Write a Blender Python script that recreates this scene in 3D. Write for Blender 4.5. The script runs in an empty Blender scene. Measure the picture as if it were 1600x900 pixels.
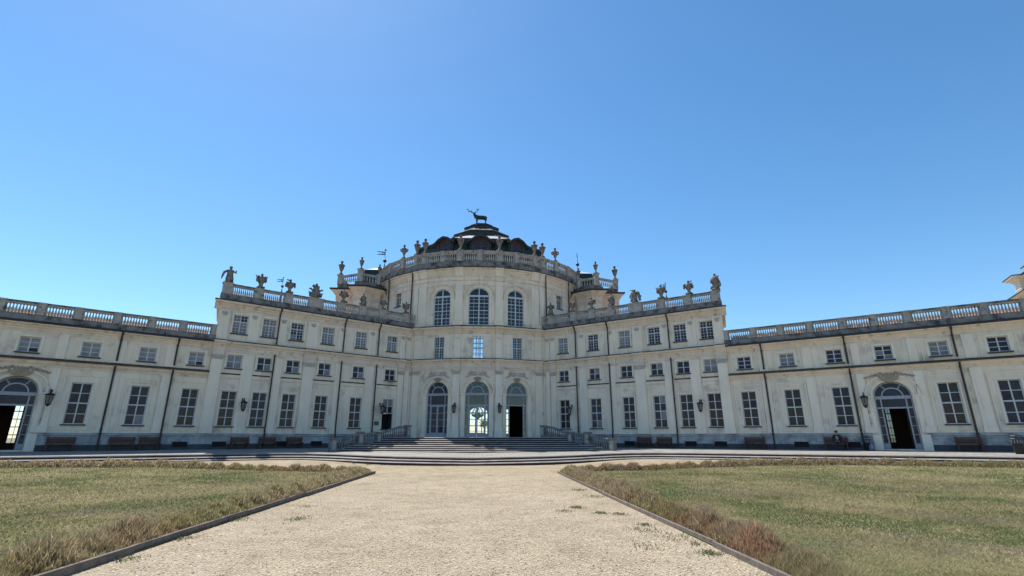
import bpy, bmesh, math, random
import numpy as np
from mathutils import Vector, Matrix, noise as mnoise
random.seed(7); RNG = np.random.default_rng(11)
PI = math.pi; R = math.radians
sc = bpy.context.scene; col = sc.collection
A = R(37.3); CA, SA = math.cos(A), math.sin(A)
CAM = Vector((0.6, 0, 1.7))
SUN_EL, SUN_AZ = 60.0, -36.0

# ------------------------------------------------------------------ helpers
class MB:
    def __init__(s): s.v = []; s.f = []; s.m = []
    def add(s, V, F, mi=0):
        b = len(s.v); s.v += [tuple(p) for p in V]
        for f in F: s.f.append(tuple(b + i for i in f)); s.m.append(mi)
    def hexa(s, P, mi=0):      # P: 8 points, bottom loop then top loop
        s.add(P, [(0,3,2,1),(4,5,6,7),(0,1,5,4),(1,2,6,5),(2,3,7,6),(3,0,4,7)], mi)
    def box(s, x0, x1, y0, y1, z0, z1, mi=0, M=None):
        P = [(x0,y0,z0),(x1,y0,z0),(x1,y1,z0),(x0,y1,z0),(x0,y0,z1),(x1,y0,z1),(x1,y1,z1),(x0,y1,z1)]
        if M is not None: P = [M @ Vector(p) for p in P]
        s.hexa(P, mi)
    def mbox(s, f, s0, s1, z0, z1, o0, o1, mi=0, ds=None):   # box in wall coordinates
        n = max(1, int(math.ceil((s1 - s0) / ds))) if ds else 1
        V = []
        for i in range(n + 1):
            t = s0 + (s1 - s0) * i / n
            V += [f(t,z0,o0), f(t,z0,o1), f(t,z1,o1), f(t,z1,o0)]
        F = [(0,1,2,3), (4*n,4*n+3,4*n+2,4*n+1)]
        for i in range(n):
            a, b = 4*i, 4*i+4
            for k in range(4): F.append((a+k, b+k, b+(k+1)%4, a+(k+1)%4))
        s.add(V, F, mi)
    def sweep(s, f, S, prof, mi=0, caps=True):               # prof: [(o,z)] closed at the wall
        V = []; n = len(prof)
        for t in S:
            for (o, z) in prof: V.append(f(t, z, o))
        F = []
        for i in range(len(S) - 1):
            for k in range(n - 1):
                a = i*n + k; F.append((a, a+1, a+n+1, a+n))
        if caps: F += [tuple(range(n)), tuple(range((len(S)-1)*n, len(S)*n))]
        s.add(V, F, mi)
    def tube(s, pts, rad, n=6, mi=0, caps=True):
        pts = [Vector(p) for p in pts]
        if not hasattr(rad, '__len__'): rad = [rad] * len(pts)
        V = []; prev = None
        for i, p in enumerate(pts):
            d = (pts[min(i+1, len(pts)-1)] - pts[max(i-1, 0)]).normalized()
            u = d.cross(Vector((0,0,1)) if abs(d.z) < .95 else Vector((1,0,0))).normalized()
            if prev is not None and u.dot(prev) < 0: u = -u
            prev = u; w = d.cross(u)
            for k in range(n):
                a = 2*PI*k/n; V.append(p + (u*math.cos(a) + w*math.sin(a)) * rad[i])
        F = []
        for i in range(len(pts)-1):
            for k in range(n): F.append((i*n+k, i*n+(k+1)%n, (i+1)*n+(k+1)%n, (i+1)*n+k))
        if caps: F += [tuple(range(n))[::-1], tuple(range((len(pts)-1)*n, len(pts)*n))]
        s.add(V, F, mi)
    def lathe(s, prof, c=(0,0,0), n=10, mi=0, sx=1, sy=1, M=None, caps=True):
        V = []
        for (r, z) in prof:
            for k in range(n):
                a = 2*PI*(k+.5)/n
                p = Vector((r*math.cos(a)*sx, r*math.sin(a)*sy, z))
                if M is not None: p = M @ p
                V.append(p + Vector(c))
        F = []
        for i in range(len(prof)-1):
            for k in range(n): F.append((i*n+k, i*n+(k+1)%n, (i+1)*n+(k+1)%n, (i+1)*n+k))
        if caps: F += [tuple(range(n))[::-1], tuple(range((len(prof)-1)*n, len(prof)*n))]
        s.add(V, F, mi)
    def ball(s, c, r, n=8, m=5, mi=0, M=None):
        if not hasattr(r, '__len__'): r = (r,r,r)
        prof = [(math.sin(PI*i/m)+1e-4, -math.cos(PI*i/m)) for i in range(m+1)]
        V = []
        for (a, z) in prof:
            for k in range(n):
                t = 2*PI*k/n; p = Vector((a*math.cos(t)*r[0], a*math.sin(t)*r[1], z*r[2]))
                if M is not None: p = M @ p
                V.append(p + Vector(c))
        F = [(i*n+k, i*n+(k+1)%n, (i+1)*n+(k+1)%n, (i+1)*n+k) for i in range(m) for k in range(n)]
        s.add(V, F, mi)
    def prism(s, poly, z0, z1, mi=0):
        n = len(poly)
        V = [(x,y,z0) for x,y in poly] + [(x,y,z1) for x,y in poly]
        s.add(V, [tuple(range(n))[::-1], tuple(range(n,2*n))] + [(i,(i+1)%n,n+(i+1)%n,n+i) for i in range(n)], mi)
    def mesh(s, name, mats, smooth=False, fix=True):
        me = bpy.data.meshes.new(name); me.from_pydata(s.v, [], s.f); me.update()
        for m in mats: me.materials.append(m)
        me.polygons.foreach_set('material_index', s.m)
        if fix:
            bm = bmesh.new(); bm.from_mesh(me); bmesh.ops.recalc_face_normals(bm, faces=bm.faces); bm.to_mesh(me); bm.free()
        if smooth: me.polygons.foreach_set('use_smooth', [True]*len(me.polygons))
        me.update(); return me
    def build(s, name, mats, parent=None, smooth=False, fix=True):
        if not isinstance(mats, (list, tuple)): mats = [mats]
        return link(name, s.mesh(name, mats, smooth, fix), parent)

def link(name, me, parent=None, M=None):
    o = bpy.data.objects.new(name, me); col.objects.link(o)
    if parent is not None: o.parent = parent
    if M is not None: o.matrix_local = M
    return o
def empty(name, loc=(0,0,0), rz=0):
    o = bpy.data.objects.new(name, None); col.objects.link(o); o.location = loc; o.rotation_euler = (0,0,rz)
    o.empty_display_size = .3; return o
def tag(o, label=None, cat=None, group=None, kind=None):
    if label: o['label'] = label
    if cat: o['category'] = cat
    if group: o['group'] = group
    if kind: o['kind'] = kind
    return o
def struct(o): o['kind'] = 'structure'; return o
def skin_mesh(name, V, E, rad, mats, sub=2, M=None):
    me = bpy.data.meshes.new(name + '_skeleton'); me.from_pydata(V, E, [])
    o = bpy.data.objects.new(name + '_skeleton', me); col.objects.link(o)
    sk = o.modifiers.new('skin', 'SKIN'); sk.use_smooth_shade = True
    for i, r in enumerate(rad):
        d = me.skin_vertices[0].data[i]; d.radius = (r, r) if not hasattr(r,'__len__') else r
        d.use_root = (i == 0)
    ss = o.modifiers.new('sub', 'SUBSURF'); ss.levels = sub; ss.render_levels = sub
    dg = bpy.context.evaluated_depsgraph_get(); dg.update()
    out = bpy.data.meshes.new_from_object(o.evaluated_get(dg))
    bpy.data.objects.remove(o); bpy.data.meshes.remove(me)
    out.name = name; out.materials.clear()
    for m in mats: out.materials.append(m)
    if M is not None: out.transform(M)
    return out

# ------------------------------------------------------------------ materials
def mat(name, c1, c2=None, scale=4.0, rough=.8, bump=0.0, bscale=None, streak=0, fine=0, metal=0, spec=.3, stain=None, stain_scale=1.5, stain_lo=.58, stain_hi=.72, coords='Object', patch=0):
    m = bpy.data.materials.new(name); m.use_nodes = True; nt = m.node_tree; N = nt.nodes; L = nt.links
    b = N['Principled BSDF']; b.inputs['Roughness'].default_value = rough; b.inputs['Metallic'].default_value = metal
    b.inputs['Specular IOR Level'].default_value = spec
    if c2 is None: b.inputs['Base Color'].default_value = (*c1, 1); return m
    tc = N.new('ShaderNodeTexCoord'); src = tc.outputs[coords]
    def noise(s, det=6, vec=None, ro=.6):
        n = N.new('ShaderNodeTexNoise'); n.inputs['Scale'].default_value = s; n.inputs['Detail'].default_value = det
        n.inputs['Roughness'].default_value = ro; L.new(vec or src, n.inputs['Vector']); return n.outputs['Fac']
    def mix(fac, a, bb, mode='MIX'):
        x = N.new('ShaderNodeMix'); x.data_type = 'RGBA'; x.blend_type = mode
        if isinstance(fac, float): x.inputs[0].default_value = fac
        else: L.new(fac, x.inputs[0])
        for k, q in ((6, a), (7, bb)):
            if isinstance(q, tuple): x.inputs[k].default_value = (*q, 1)
            else: L.new(q, x.inputs[k])
        return x.outputs[2]
    def rng(v, lo, hi, a=0, bb=1):
        r = N.new('ShaderNodeMapRange'); L.new(v, r.inputs[0])
        for i, q in enumerate((lo, hi, a, bb)): r.inputs[i+1].default_value = q
        return r.outputs[0]
    c = mix(rng(noise(scale), .35, .65), c1, c2)
    if streak:
        mp = N.new('ShaderNodeMapping'); mp.inputs['Scale'].default_value = (1, 1, .07); L.new(src, mp.inputs[0])
        c = mix(rng(noise(3.2, 5, mp.outputs[0]), .5, .8, 0, streak), c, tuple(q*.5 for q in c1))
    if patch:                      # repaired plaster fields, each its own tone
        v = N.new('ShaderNodeTexVoronoi'); v.inputs['Scale'].default_value = .42; v.distance = 'CHEBYCHEV'; L.new(src, v.inputs['Vector'])
        sp = N.new('ShaderNodeSeparateColor'); L.new(v.outputs['Color'], sp.inputs[0]); c = mix(rng(sp.outputs[0], .45, 1, 0, patch), c, tuple(q*.78 for q in c2)); c = mix(rng(sp.outputs[1], .6, 1, 0, patch), c, tuple(min(.85,q*1.1) for q in c1))
    if stain:
        c = mix(rng(noise(stain_scale, 7), stain_lo, stain_hi), c, stain)
    if fine:
        c = mix(rng(noise(45, 3), .3, .7, 0, fine), c, tuple(q*.6 for q in c1))
    L.new(c, b.inputs['Base Color'])
    if bump:
        bp = N.new('ShaderNodeBump'); bp.inputs['Strength'].default_value = bump; bp.inputs['Distance'].default_value = .03
        L.new(noise(bscale or scale*8, 4), bp.inputs['Height']); L.new(bp.outputs[0], b.inputs['Normal'])
    m['_x'] = 1
    return m
M_ = {}
M_['plaster'] = mat('cream_plaster', (.84,.74,.60), (.75,.655,.53), .55, .9, .15, 14, streak=.7, fine=.14, stain=(.42,.36,.29), stain_scale=.8, stain_lo=.53, stain_hi=.72, patch=.35)
M_['pilaster'] = mat('pale_plaster', (.84,.75,.615), (.76,.675,.555), .8, .9, .12, 16, streak=.4, fine=.1)
M_['mould'] = mat('moulding_plaster', (.77,.645,.51), (.63,.525,.415), .7, .9, .15, 12, streak=.3, stain=(.34,.25,.18), stain_scale=2.2, stain_lo=.56, stain_hi=.74)
M_['plinth'] = mat('plinth_stone', (.46,.45,.44), (.30,.30,.30), 1.3, .85, .3, 20, streak=.5, stain=(.17,.17,.18), stain_scale=1.2, stain_lo=.5, stain_hi=.68)
M_['stone'] = mat('weathered_stone', (.44,.41,.37), (.31,.29,.27), 2.2, .9, .3, 20, stain=(.10,.095,.09), stain_scale=2.6, stain_lo=.55, stain_hi=.7)
M_['band'] = mat('lichen_stone', (.24,.23,.225), (.14,.135,.13), 1.6, .9, .3, 16, stain=(.05,.05,.05), stain_scale=1.6, stain_lo=.5, stain_hi=.66)
M_['flash'] = mat('lead_flashing', (.055,.052,.055), (.03,.03,.034), 3, .55)
M_['statue'] = mat('statue_stone', (.26,.225,.19), (.13,.115,.10), 3.5, .9, .4, 18, stain=(.05,.045,.04), stain_scale=3, stain_lo=.5, stain_hi=.65)
M_['stairstone'] = mat('stair_stone', (.25,.25,.245), (.16,.16,.16), 2, .9, .3, 18, stain=(.07,.07,.07), stain_scale=2.5, stain_lo=.5, stain_hi=.68)
M_['base'] = mat('damp_shaded_base_stone', (.085,.085,.095), (.05,.05,.058), 1.1, .8, .3, 16, streak=.4)  # damp tone, with the wall foot's shade put into the colour too
M_['carve'] = mat('carved_stucco', (.44,.35,.25), (.30,.24,.18), 4, .9, .4, 22)
M_['greycarve'] = mat('grey_stucco', (.56,.52,.46), (.40,.375,.34), 4, .9, .4, 22)
M_['pipe'] = mat('dark_pipe', (.035,.03,.032), (.05,.035,.03), 4, .5)
M_['frame'] = mat('window_paint', (.58,.59,.60), (.50,.51,.52), 6, .5)
M_['doorpaint'] = mat('door_paint', (.36,.38,.42), (.29,.31,.34), 5, .5)
M_['sill'] = mat('sill_slate', (.06,.06,.07), (.04,.04,.05), 4, .6)
M_['copper'] = mat('green_copper', (.018,.036,.030), (.011,.024,.022), 1.5, .5, .1, 6)
M_['lead'] = mat('grey_roof_metal', (.58,.58,.57), (.48,.48,.48), 1.2, .35, .1, 8)
M_['slate'] = mat('dark_slate', (.042,.044,.046), (.026,.03,.032), 3, .6)
M_['rust'] = mat('brown_wood', (.055,.032,.025), (.035,.024,.02), 5, .7)
M_['bronze'] = mat('dark_bronze', (.03,.032,.03), (.05,.055,.045), 3, .45, metal=.6)
M_['iron'] = mat('black_iron', (.02,.02,.022), (.03,.028,.028), 5, .5)
M_['bench'] = mat('bench_wood', (.12,.05,.033), (.075,.035,.025), 4, .6)
M_['tread'] = mat('step_stone', (.36,.33,.30), (.27,.245,.225), 1.2, .8, .2, 20, stain=(.22,.17,.14), stain_scale=1.1, stain_lo=.5, stain_hi=.7)
M_['riser'] = mat('shaded_riser_stone', (.05,.034,.032), (.034,.026,.025), 1.5, .85, .2, 20)  # dark stone, with the shade on the risers put into its colour
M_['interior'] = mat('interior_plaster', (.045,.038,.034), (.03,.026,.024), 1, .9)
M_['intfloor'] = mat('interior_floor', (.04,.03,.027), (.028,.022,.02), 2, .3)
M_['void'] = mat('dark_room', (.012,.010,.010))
M_['board'] = mat('edging_wood', (.20,.165,.14), (.12,.098,.085), 6, .85, .3, 30)

def tile_mat():
    m = mat('roof_tiles', (.33,.19,.13), (.22,.135,.10), 3, .85, stain=(.12,.085,.07), stain_scale=4, stain_lo=.5, stain_hi=.65)
    return m
M_['tile'] = tile_mat()

def glass_mat(name, base, rough=.06, spec=.18):
    m = mat(name, base, tuple(min(1, q*1.7+.004) for q in base), .9, rough, spec=spec)
    nt = m.node_tree; b = nt.nodes['Principled BSDF']
    tc = nt.nodes.new('ShaderNodeTexCoord'); n = nt.nodes.new('ShaderNodeTexNoise'); n.inputs['Scale'].default_value = 2.3; n.inputs['Detail'].default_value = 2
    bp = nt.nodes.new('ShaderNodeBump'); bp.inputs['Strength'].default_value = .25; bp.inputs['Distance'].default_value = .05
    nt.links.new(tc.outputs['Object'], n.inputs['Vector']); nt.links.new(n.outputs['Fac'], bp.inputs['Height']); nt.links.new(bp.outputs[0], b.inputs['Normal'])
    return m
GL = [glass_mat('dark_glass', (.012,.012,.020)), glass_mat('blue_glass', (.018,.020,.034)), glass_mat('brown_glass', (.030,.022,.022))]
GL_DUSK = glass_mat('violet_glass', (.022,.018,.030)); GL_CURT = glass_mat('curtained_glass', (.17,.175,.19)); GL_CURT2 = glass_mat('shuttered_glass', (.14,.145,.16))
def clear_glass():
    m = bpy.data.materials.new('clear_glass'); m.use_nodes = True; nt = m.node_tree; N = nt.nodes; L = nt.links
    N.remove(N['Principled BSDF'])
    tr = N.new('ShaderNodeBsdfTransparent'); tr.inputs[0].default_value = (.86,.90,.92,1)
    gl = N.new('ShaderNodeBsdfGlossy'); gl.inputs['Roughness'].default_value = .03
    fr = N.new('ShaderNodeFresnel'); fr.inputs[0].default_value = 1.5
    mx = N.new('ShaderNodeMixShader'); L.new(fr.outputs[0], mx.inputs[0]); L.new(tr.outputs[0], mx.inputs[1]); L.new(gl.outputs[0], mx.inputs[2])
    L.new(mx.outputs[0], N['Material Output'].inputs[0]); return m
GL_CLEAR = clear_glass()
GL_TINT = clear_glass(); GL_TINT.name = 'dimming_glass'; [n for n in GL_TINT.node_tree.nodes if n.type == 'BSDF_TRANSPARENT'][0].inputs[0].default_value = (.34,.40,.44,1)  # tint added to dim the daylight behind the right wing door

def attr_mat(name, rough=.9, spec=.15, transl=.0):
    m = bpy.data.materials.new(name); m.use_nodes = True; nt = m.node_tree; b = nt.nodes['Principled BSDF']
    a = nt.nodes.new('ShaderNodeAttribute'); a.attribute_name = 'tint'; nt.links.new(a.outputs['Color'], b.inputs['Base Color'])
    b.inputs['Roughness'].default_value = rough; b.inputs['Specular IOR Level'].default_value = spec
    if transl:
        t = nt.nodes.new('ShaderNodeBsdfTranslucent'); nt.links.new(a.outputs['Color'], t.inputs[0]); x = nt.nodes.new('ShaderNodeMixShader'); x.inputs[0].default_value = transl
        nt.links.new(b.outputs[0], x.inputs[1]); nt.links.new(t.outputs[0], x.inputs[2]); nt.links.new(x.outputs[0], nt.nodes['Material Output'].inputs[0])
    return m
M_['stones'] = attr_mat('loose_stones')
M_['blade'] = attr_mat('grass_blades', transl=.5)

# ------------------------------------------------------------------ wall coordinate maps
def wing(side):
    d = Vector((CA*side, -SA, 0)); n = Vector((-SA*side, -CA, 0)); b = Vector((9.0*side, 50.0, 0)) - n*.35
    def f(s, z, o=0.0): p = b + d*s + n*o; return Vector((p.x, p.y, z))
    f.rot = -A*side; f.side = side
    return f
def arc(Rr, Yc):
    def f(s, z, o=0.0):          # s is the angle in radians times Rr
        a = s/Rr; return Vector(((Rr+o)*math.sin(a), Yc-(Rr+o)*math.cos(a), z))
    f.R = Rr; return f
WL, WR = wing(-1), wing(1)
CF = arc(15.35, 65.7); DR = arc(13.2, 63.5)
def cs(u, Rr=15.35): return math.asin(u/Rr)*Rr
def place(f, s, z, o=0.0):
    """matrix: local x to the right along the wall, y into the wall, z up"""
    p = f(s, z, o); rz = f.rot if hasattr(f, 'rot') else s/f.R
    return Matrix.Translation(p) @ Matrix.Rotation(rz, 4, 'Z')
def lin(a, b, n): return [a + (b-a)*i/n for i in range(n+1)]

def wall_grid(mb, f, s0, s1, z0, z1, holes, depth=.22, ds=None, mi=0):
    S = {s0, s1}; Z = {z0, z1}
    for h in holes: S |= {h[0], h[1]}; Z |= {h[2], h[3]}
    if ds: S |= set(lin(s0, s1, int((s1-s0)/ds)))
    S = sorted(S); Z = sorted(Z)
    S = [S[0]] + [b for a, b in zip(S, S[1:]) if b - a > 1e-4]
    Z = [Z[0]] + [b for a, b in zip(Z, Z[1:]) if b - a > 1e-4]
    for a, b in zip(S, S[1:]):
        for c, d in zip(Z, Z[1:]):
            ms, mz = (a+b)/2, (c+d)/2
            if any(h[0] < ms < h[1] and h[2] < mz < h[3] for h in holes): continue
            mb.add([f(a,c,0), f(b,c,0), f(b,d,0), f(a,d,0)], [(0,1,2,3)], mi)
    for h in holes:
        sa, sb, za, zb = h[:4]; rise = h[4] if len(h) > 4 else 0
        zs = zb - rise; cc = (sa+sb)/2; hw = (sb-sa)/2
        pts = [(sa, za), (sb, za), (sb, zs)]
        if rise:
            n = 16; arcp = [(cc + hw*math.cos(PI*i/n), zs + rise*math.sin(PI*i/n)) for i in range(n+1)]
            for (p, q) in zip(arcp, arcp[1:]):
                mb.add([f(p[0],p[1],0), f(p[0],zb,0), f(q[0],zb,0), f(q[0],q[1],0)], [(0,1,2,3)], mi)
            pts += arcp[1:-1]
        pts.append((sa, zs))
        for (p, q) in zip(pts, pts[1:] + pts[:1]):
            if math.dist(p, q) < 1e-5: continue
            mb.add([f(p[0],p[1],0), f(q[0],q[1],0), f(q[0],q[1],-depth), f(p[0],p[1],-depth)], [(0,1,2,3)], mi)

# ------------------------------------------------------------------ window / door prototypes (local: x right, y in, z up from sill)
def win_meshes(tag_, w, h, cols, rows, thick_h=(), bar=.025, sill=True, surround=.15, fw=.06, mull=.075):
    fr = MB(); hw = w/2
    fr.box(-hw, -hw+fw, 0, .08, 0, h); fr.box(hw-fw, hw, 0, .08, 0, h)
    fr.box(-hw+fw, hw-fw, 0, .08, 0, fw); fr.box(-hw+fw, hw-fw, 0, .08, h-fw, h)
    if mull: fr.box(-mull/2, mull/2, .002, .075, fw, h-fw)
    for t in thick_h:
        for (a, b) in ((-hw+fw, -mull/2), (mull/2, hw-fw)): fr.box(a, b, .004, .07, t-.045, t+.045)
    xs = [-hw + w*i/cols for i in range(1, cols)]; zs = [h*i/rows for i in range(1, rows)]
    for x in xs:
        if abs(x) > .05: fr.box(x-bar/2, x+bar/2, .012, .06, fw, h-fw)
    for z in zs:
        if all(abs(z-t) > .08 for t in thick_h):
            for (a, b) in ((-hw+fw, -mull/2), (mull/2, hw-fw)): fr.box(a, b, .010, .062, z-bar/2, z+bar/2)
    pane = MB(); rr_ = rows if tag_ != 'upper' else 3
    for a in range(2):
        for b_ in range(rr_): pane.box(-hw+.03+(w-.06)*a/2, -hw+.03+(w-.06)*(a+1)/2, .035, .045, .03+(h-.06)*b_/rr_, .03+(h-.06)*(b_+1)/rr_)
    out = {'frame': fr.mesh('window_'+tag_, [M_['frame']]), 'pane': pane.mesh('pane_'+tag_, [GL[0]])}
    if sill:
        s = MB(); s.box(-hw-.10, hw+.10, -.27, -.003, -.09, -.002); out['sill'] = s.mesh('sill_'+tag_, [M_['sill']])
    if surround:
        s = MB(); g = surround; y0, y1 = -.17, -.121
        s.box(-hw-g, -hw-.01, y0, y1, 0, h+.01); s.box(hw+.01, hw+g, y0, y1, 0, h+.01); s.box(-hw-g, hw+g, y0-.006, y1, h+.012, h+g)
        out['surround'] = s.mesh('surround_'+tag_, [M_['pilaster']])
    return out
WIN = {
 'T': win_meshes('upper', 1.12, 1.58, 4, 6, (1.02,), surround=.13),
 'M': win_meshes('mezzanine', 1.12, 1.10, 2, 2, (), bar=.05, surround=.17),
 'G': win_meshes('ground', 1.12, 2.76, 2, 4, (1.40,), bar=.045, surround=.13),
 'D': win_meshes('doorway', 1.12, 1.38, 2, 2, (), bar=.045, surround=.13, sill=False),
 'W': win_meshes('wing', 1.05, 1.02, 2, 3, (), bar=.04, surround=.15),
 'C': win_meshes('centre', 1.04, 2.2, 4, 8, (1.1,), surround=.0, sill=False),
 'S': win_meshes('side', .98, 1.70, 4, 6, (1.1,), surround=.12),
}
pane_cache = {}
def pane_mesh(kind, gm):
    k = (kind, gm.name, random.randrange(4))
    if k not in pane_cache:
        me = WIN[kind]['pane'].copy(); me.materials.clear()
        for q in [gm] + GL + [GL_CURT2, GL_DUSK]: me.materials.append(q)
        n = len(me.polygons)//6; curt = random.random() < .3
        if gm not in (GL_CLEAR,):
            for c in range(n):
                r = random.random(); mi = 0 if r < (.9 if gm in (GL_CURT, GL_CURT2) else .66) else random.choice((1,2,3,5))
                if curt and r < .5 and c % 2 == k[2] % 2: mi = 4
                for p in range(6*c, 6*c+6): me.polygons[p].material_index = mi
        pane_cache[k] = me
    return pane_cache[k]
def add_window(f, kind, s, z, gm=None, off=-.12, parent=None):
    W = WIN[kind]; o = link('window', W['frame'], parent, place(f, s, z, off))
    for k in ('pane', 'sill', 'surround'):
        if k in W: link(k, pane_mesh(kind, gm or random.choice(GL)) if k == 'pane' else W[k], o)
    return o

def arch_pts(hw, rise, zs, n=16, k=1.0): return [(k*hw*math.cos(PI*i/n), zs + k*rise*math.sin(PI*i/n)) for i in range(n+1)]
def arc_band(mb, hw, rise, zs, t, y0, y1, n=16, mi=0, a0=0, a1=PI):
    """elliptic ring segment, inner size (hw,rise), thickness t"""
    V = []
    for i in range(n+1):
        a = a0 + (a1-a0)*i/n
        for (k, y) in ((0,y0),(1,y0),(1,y1),(0,y1)):
            V.append(((hw+t*k)*math.cos(a), y, zs + (rise+t*k)*math.sin(a)))
    F = [(0,1,2,3), tuple(range(4*n, 4*n+4))[::-1]]
    for i in range(n):
        for k in range(4): F.append((4*i+k, 4*i+4+k, 4*i+4+(k+1)%4, 4*i+(k+1)%4))
    mb.add(V, F, mi)
def arch_pane(mb, hw, rise, zs, z0, y, mi=0):
    P = [(-hw, y, z0), (hw, y, z0)] + [(x, y, z) for x, z in arch_pts(hw, rise, zs)]
    n = len(P); P += [(x, y+.01, z) for x, _, z in P]
    mb.add(P, [tuple(range(n)), tuple(range(n, 2*n))[::-1]] + [(i,(i+1)%n,n+(i+1)%n,n+i) for i in range(n)], mi)

def portal(parent, f, s, z, hw, zs, rise, zt, side_w, open_leaf=None, gm=None, name='door', mid_rows=4):
    """glazed arched door: z sill, zs springing, zt head of the leaves (all relative to z)"""
    d = link(name, None, parent, place(f, s, z, -.22))
    g = MB(); B = .07
    g.box(-hw, -hw+B, 0, .1, 0, zs-.12); g.box(hw-B, hw, 0, .1, 0, zs-.12)
    g.box(-hw, hw, -.03, .12, zs-.12, zs+.10)                       # transom at the springing
    g.box(-hw+B, hw-B, -.01, .1, zt, zt+.11)                        # door head
    for sx in (-1, 1):
        x = sx*(hw-side_w); g.box(x-.045, x+.045, -.005, .1, .0, zs-.12)
    arc_band(g, hw-B, rise-B, zs+.10, B, 0, .1)
    arc_band(g, hw*.52, rise*.52, zs+.10, .085, -.005, .09)
    for a in (PI*.31, PI*.69):
        g.tube([(hw*.55*math.cos(a), .05, zs+.1+rise*.55*math.sin(a)), ((hw-B)*math.cos(a), .05, zs+.1+(rise-B)*math.sin(a))], .05, 4)
    for sx in (-1, 1):                                              # side lights: kick panel and bars
        xa, xb = sorted((sx*(hw-B), sx*(hw-side_w+.045)))
        g.box(xa, xb, .02, .08, 0, .35)
        for i in range(1, mid_rows+1):
            q = .35 + (zt-.35)*i/mid_rows
            if i < mid_rows: g.box(xa, xb, .03, .07, q-.02, q+.02)
    fr = g.build('frame', M_['doorpaint']); fr.parent = d
    lx = hw-side_w-.045
    p = MB()
    gm = gm or GL[1]
    arch_pane(p, hw-.04, rise-.04, zs+.1, zs+.09, .055)
    p.box(-lx, lx, .055, .065, zt+.1, zs-.11)
    for sx in (-1, 1):
        xa, xb = sorted((sx*(hw-.05), sx*(hw-side_w+.04))); p.box(xa, xb, .055, .065, .33, zs-.11)
    q = p.build('pane', gm); q.parent = d
    def leaf(x0, x1, M=None, nm='door_leaf'):
        l = MB(); w = x1-x0
        l.box(0, .09, 0, .06, 0, zt-.01); l.box(w-.09, w, 0, .06, 0, zt-.01)
        l.box(.09, w-.09, 0, .06, 0, .42); l.box(.09, w-.09, 0, .06, zt-.1, zt-.01)
        for i in range(1, mid_rows): zz = .42 + (zt-.52)*i/mid_rows; l.box(.09, w-.09, .012, .05, zz-.02, zz+.02)
        l.box(.08, w-.08, .025, .035, .4, zt-.09, 1)
        o = l.build(nm, [M_['doorpaint'] if open_leaf is None else M_['rust'], gm]); o.parent = d
        o.matrix_local = M if M is not None else Matrix.Translation((x0, .02, 0.005)); return o
    if open_leaf is None:
        leaf(-lx, -.003); leaf(.003, lx)
    elif open_leaf == 'void': pass
    else:
        w = lx
        leaf(-lx, 0, Matrix.Translation((-lx+.03, .12, .005)) @ Matrix.Rotation(R(open_leaf), 4, 'Z'))
        leaf(0, lx, Matrix.Translation((lx-.03, .12, .005)) @ Matrix.Rotation(R(180-open_leaf-14), 4, 'Z'))
    return d

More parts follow.
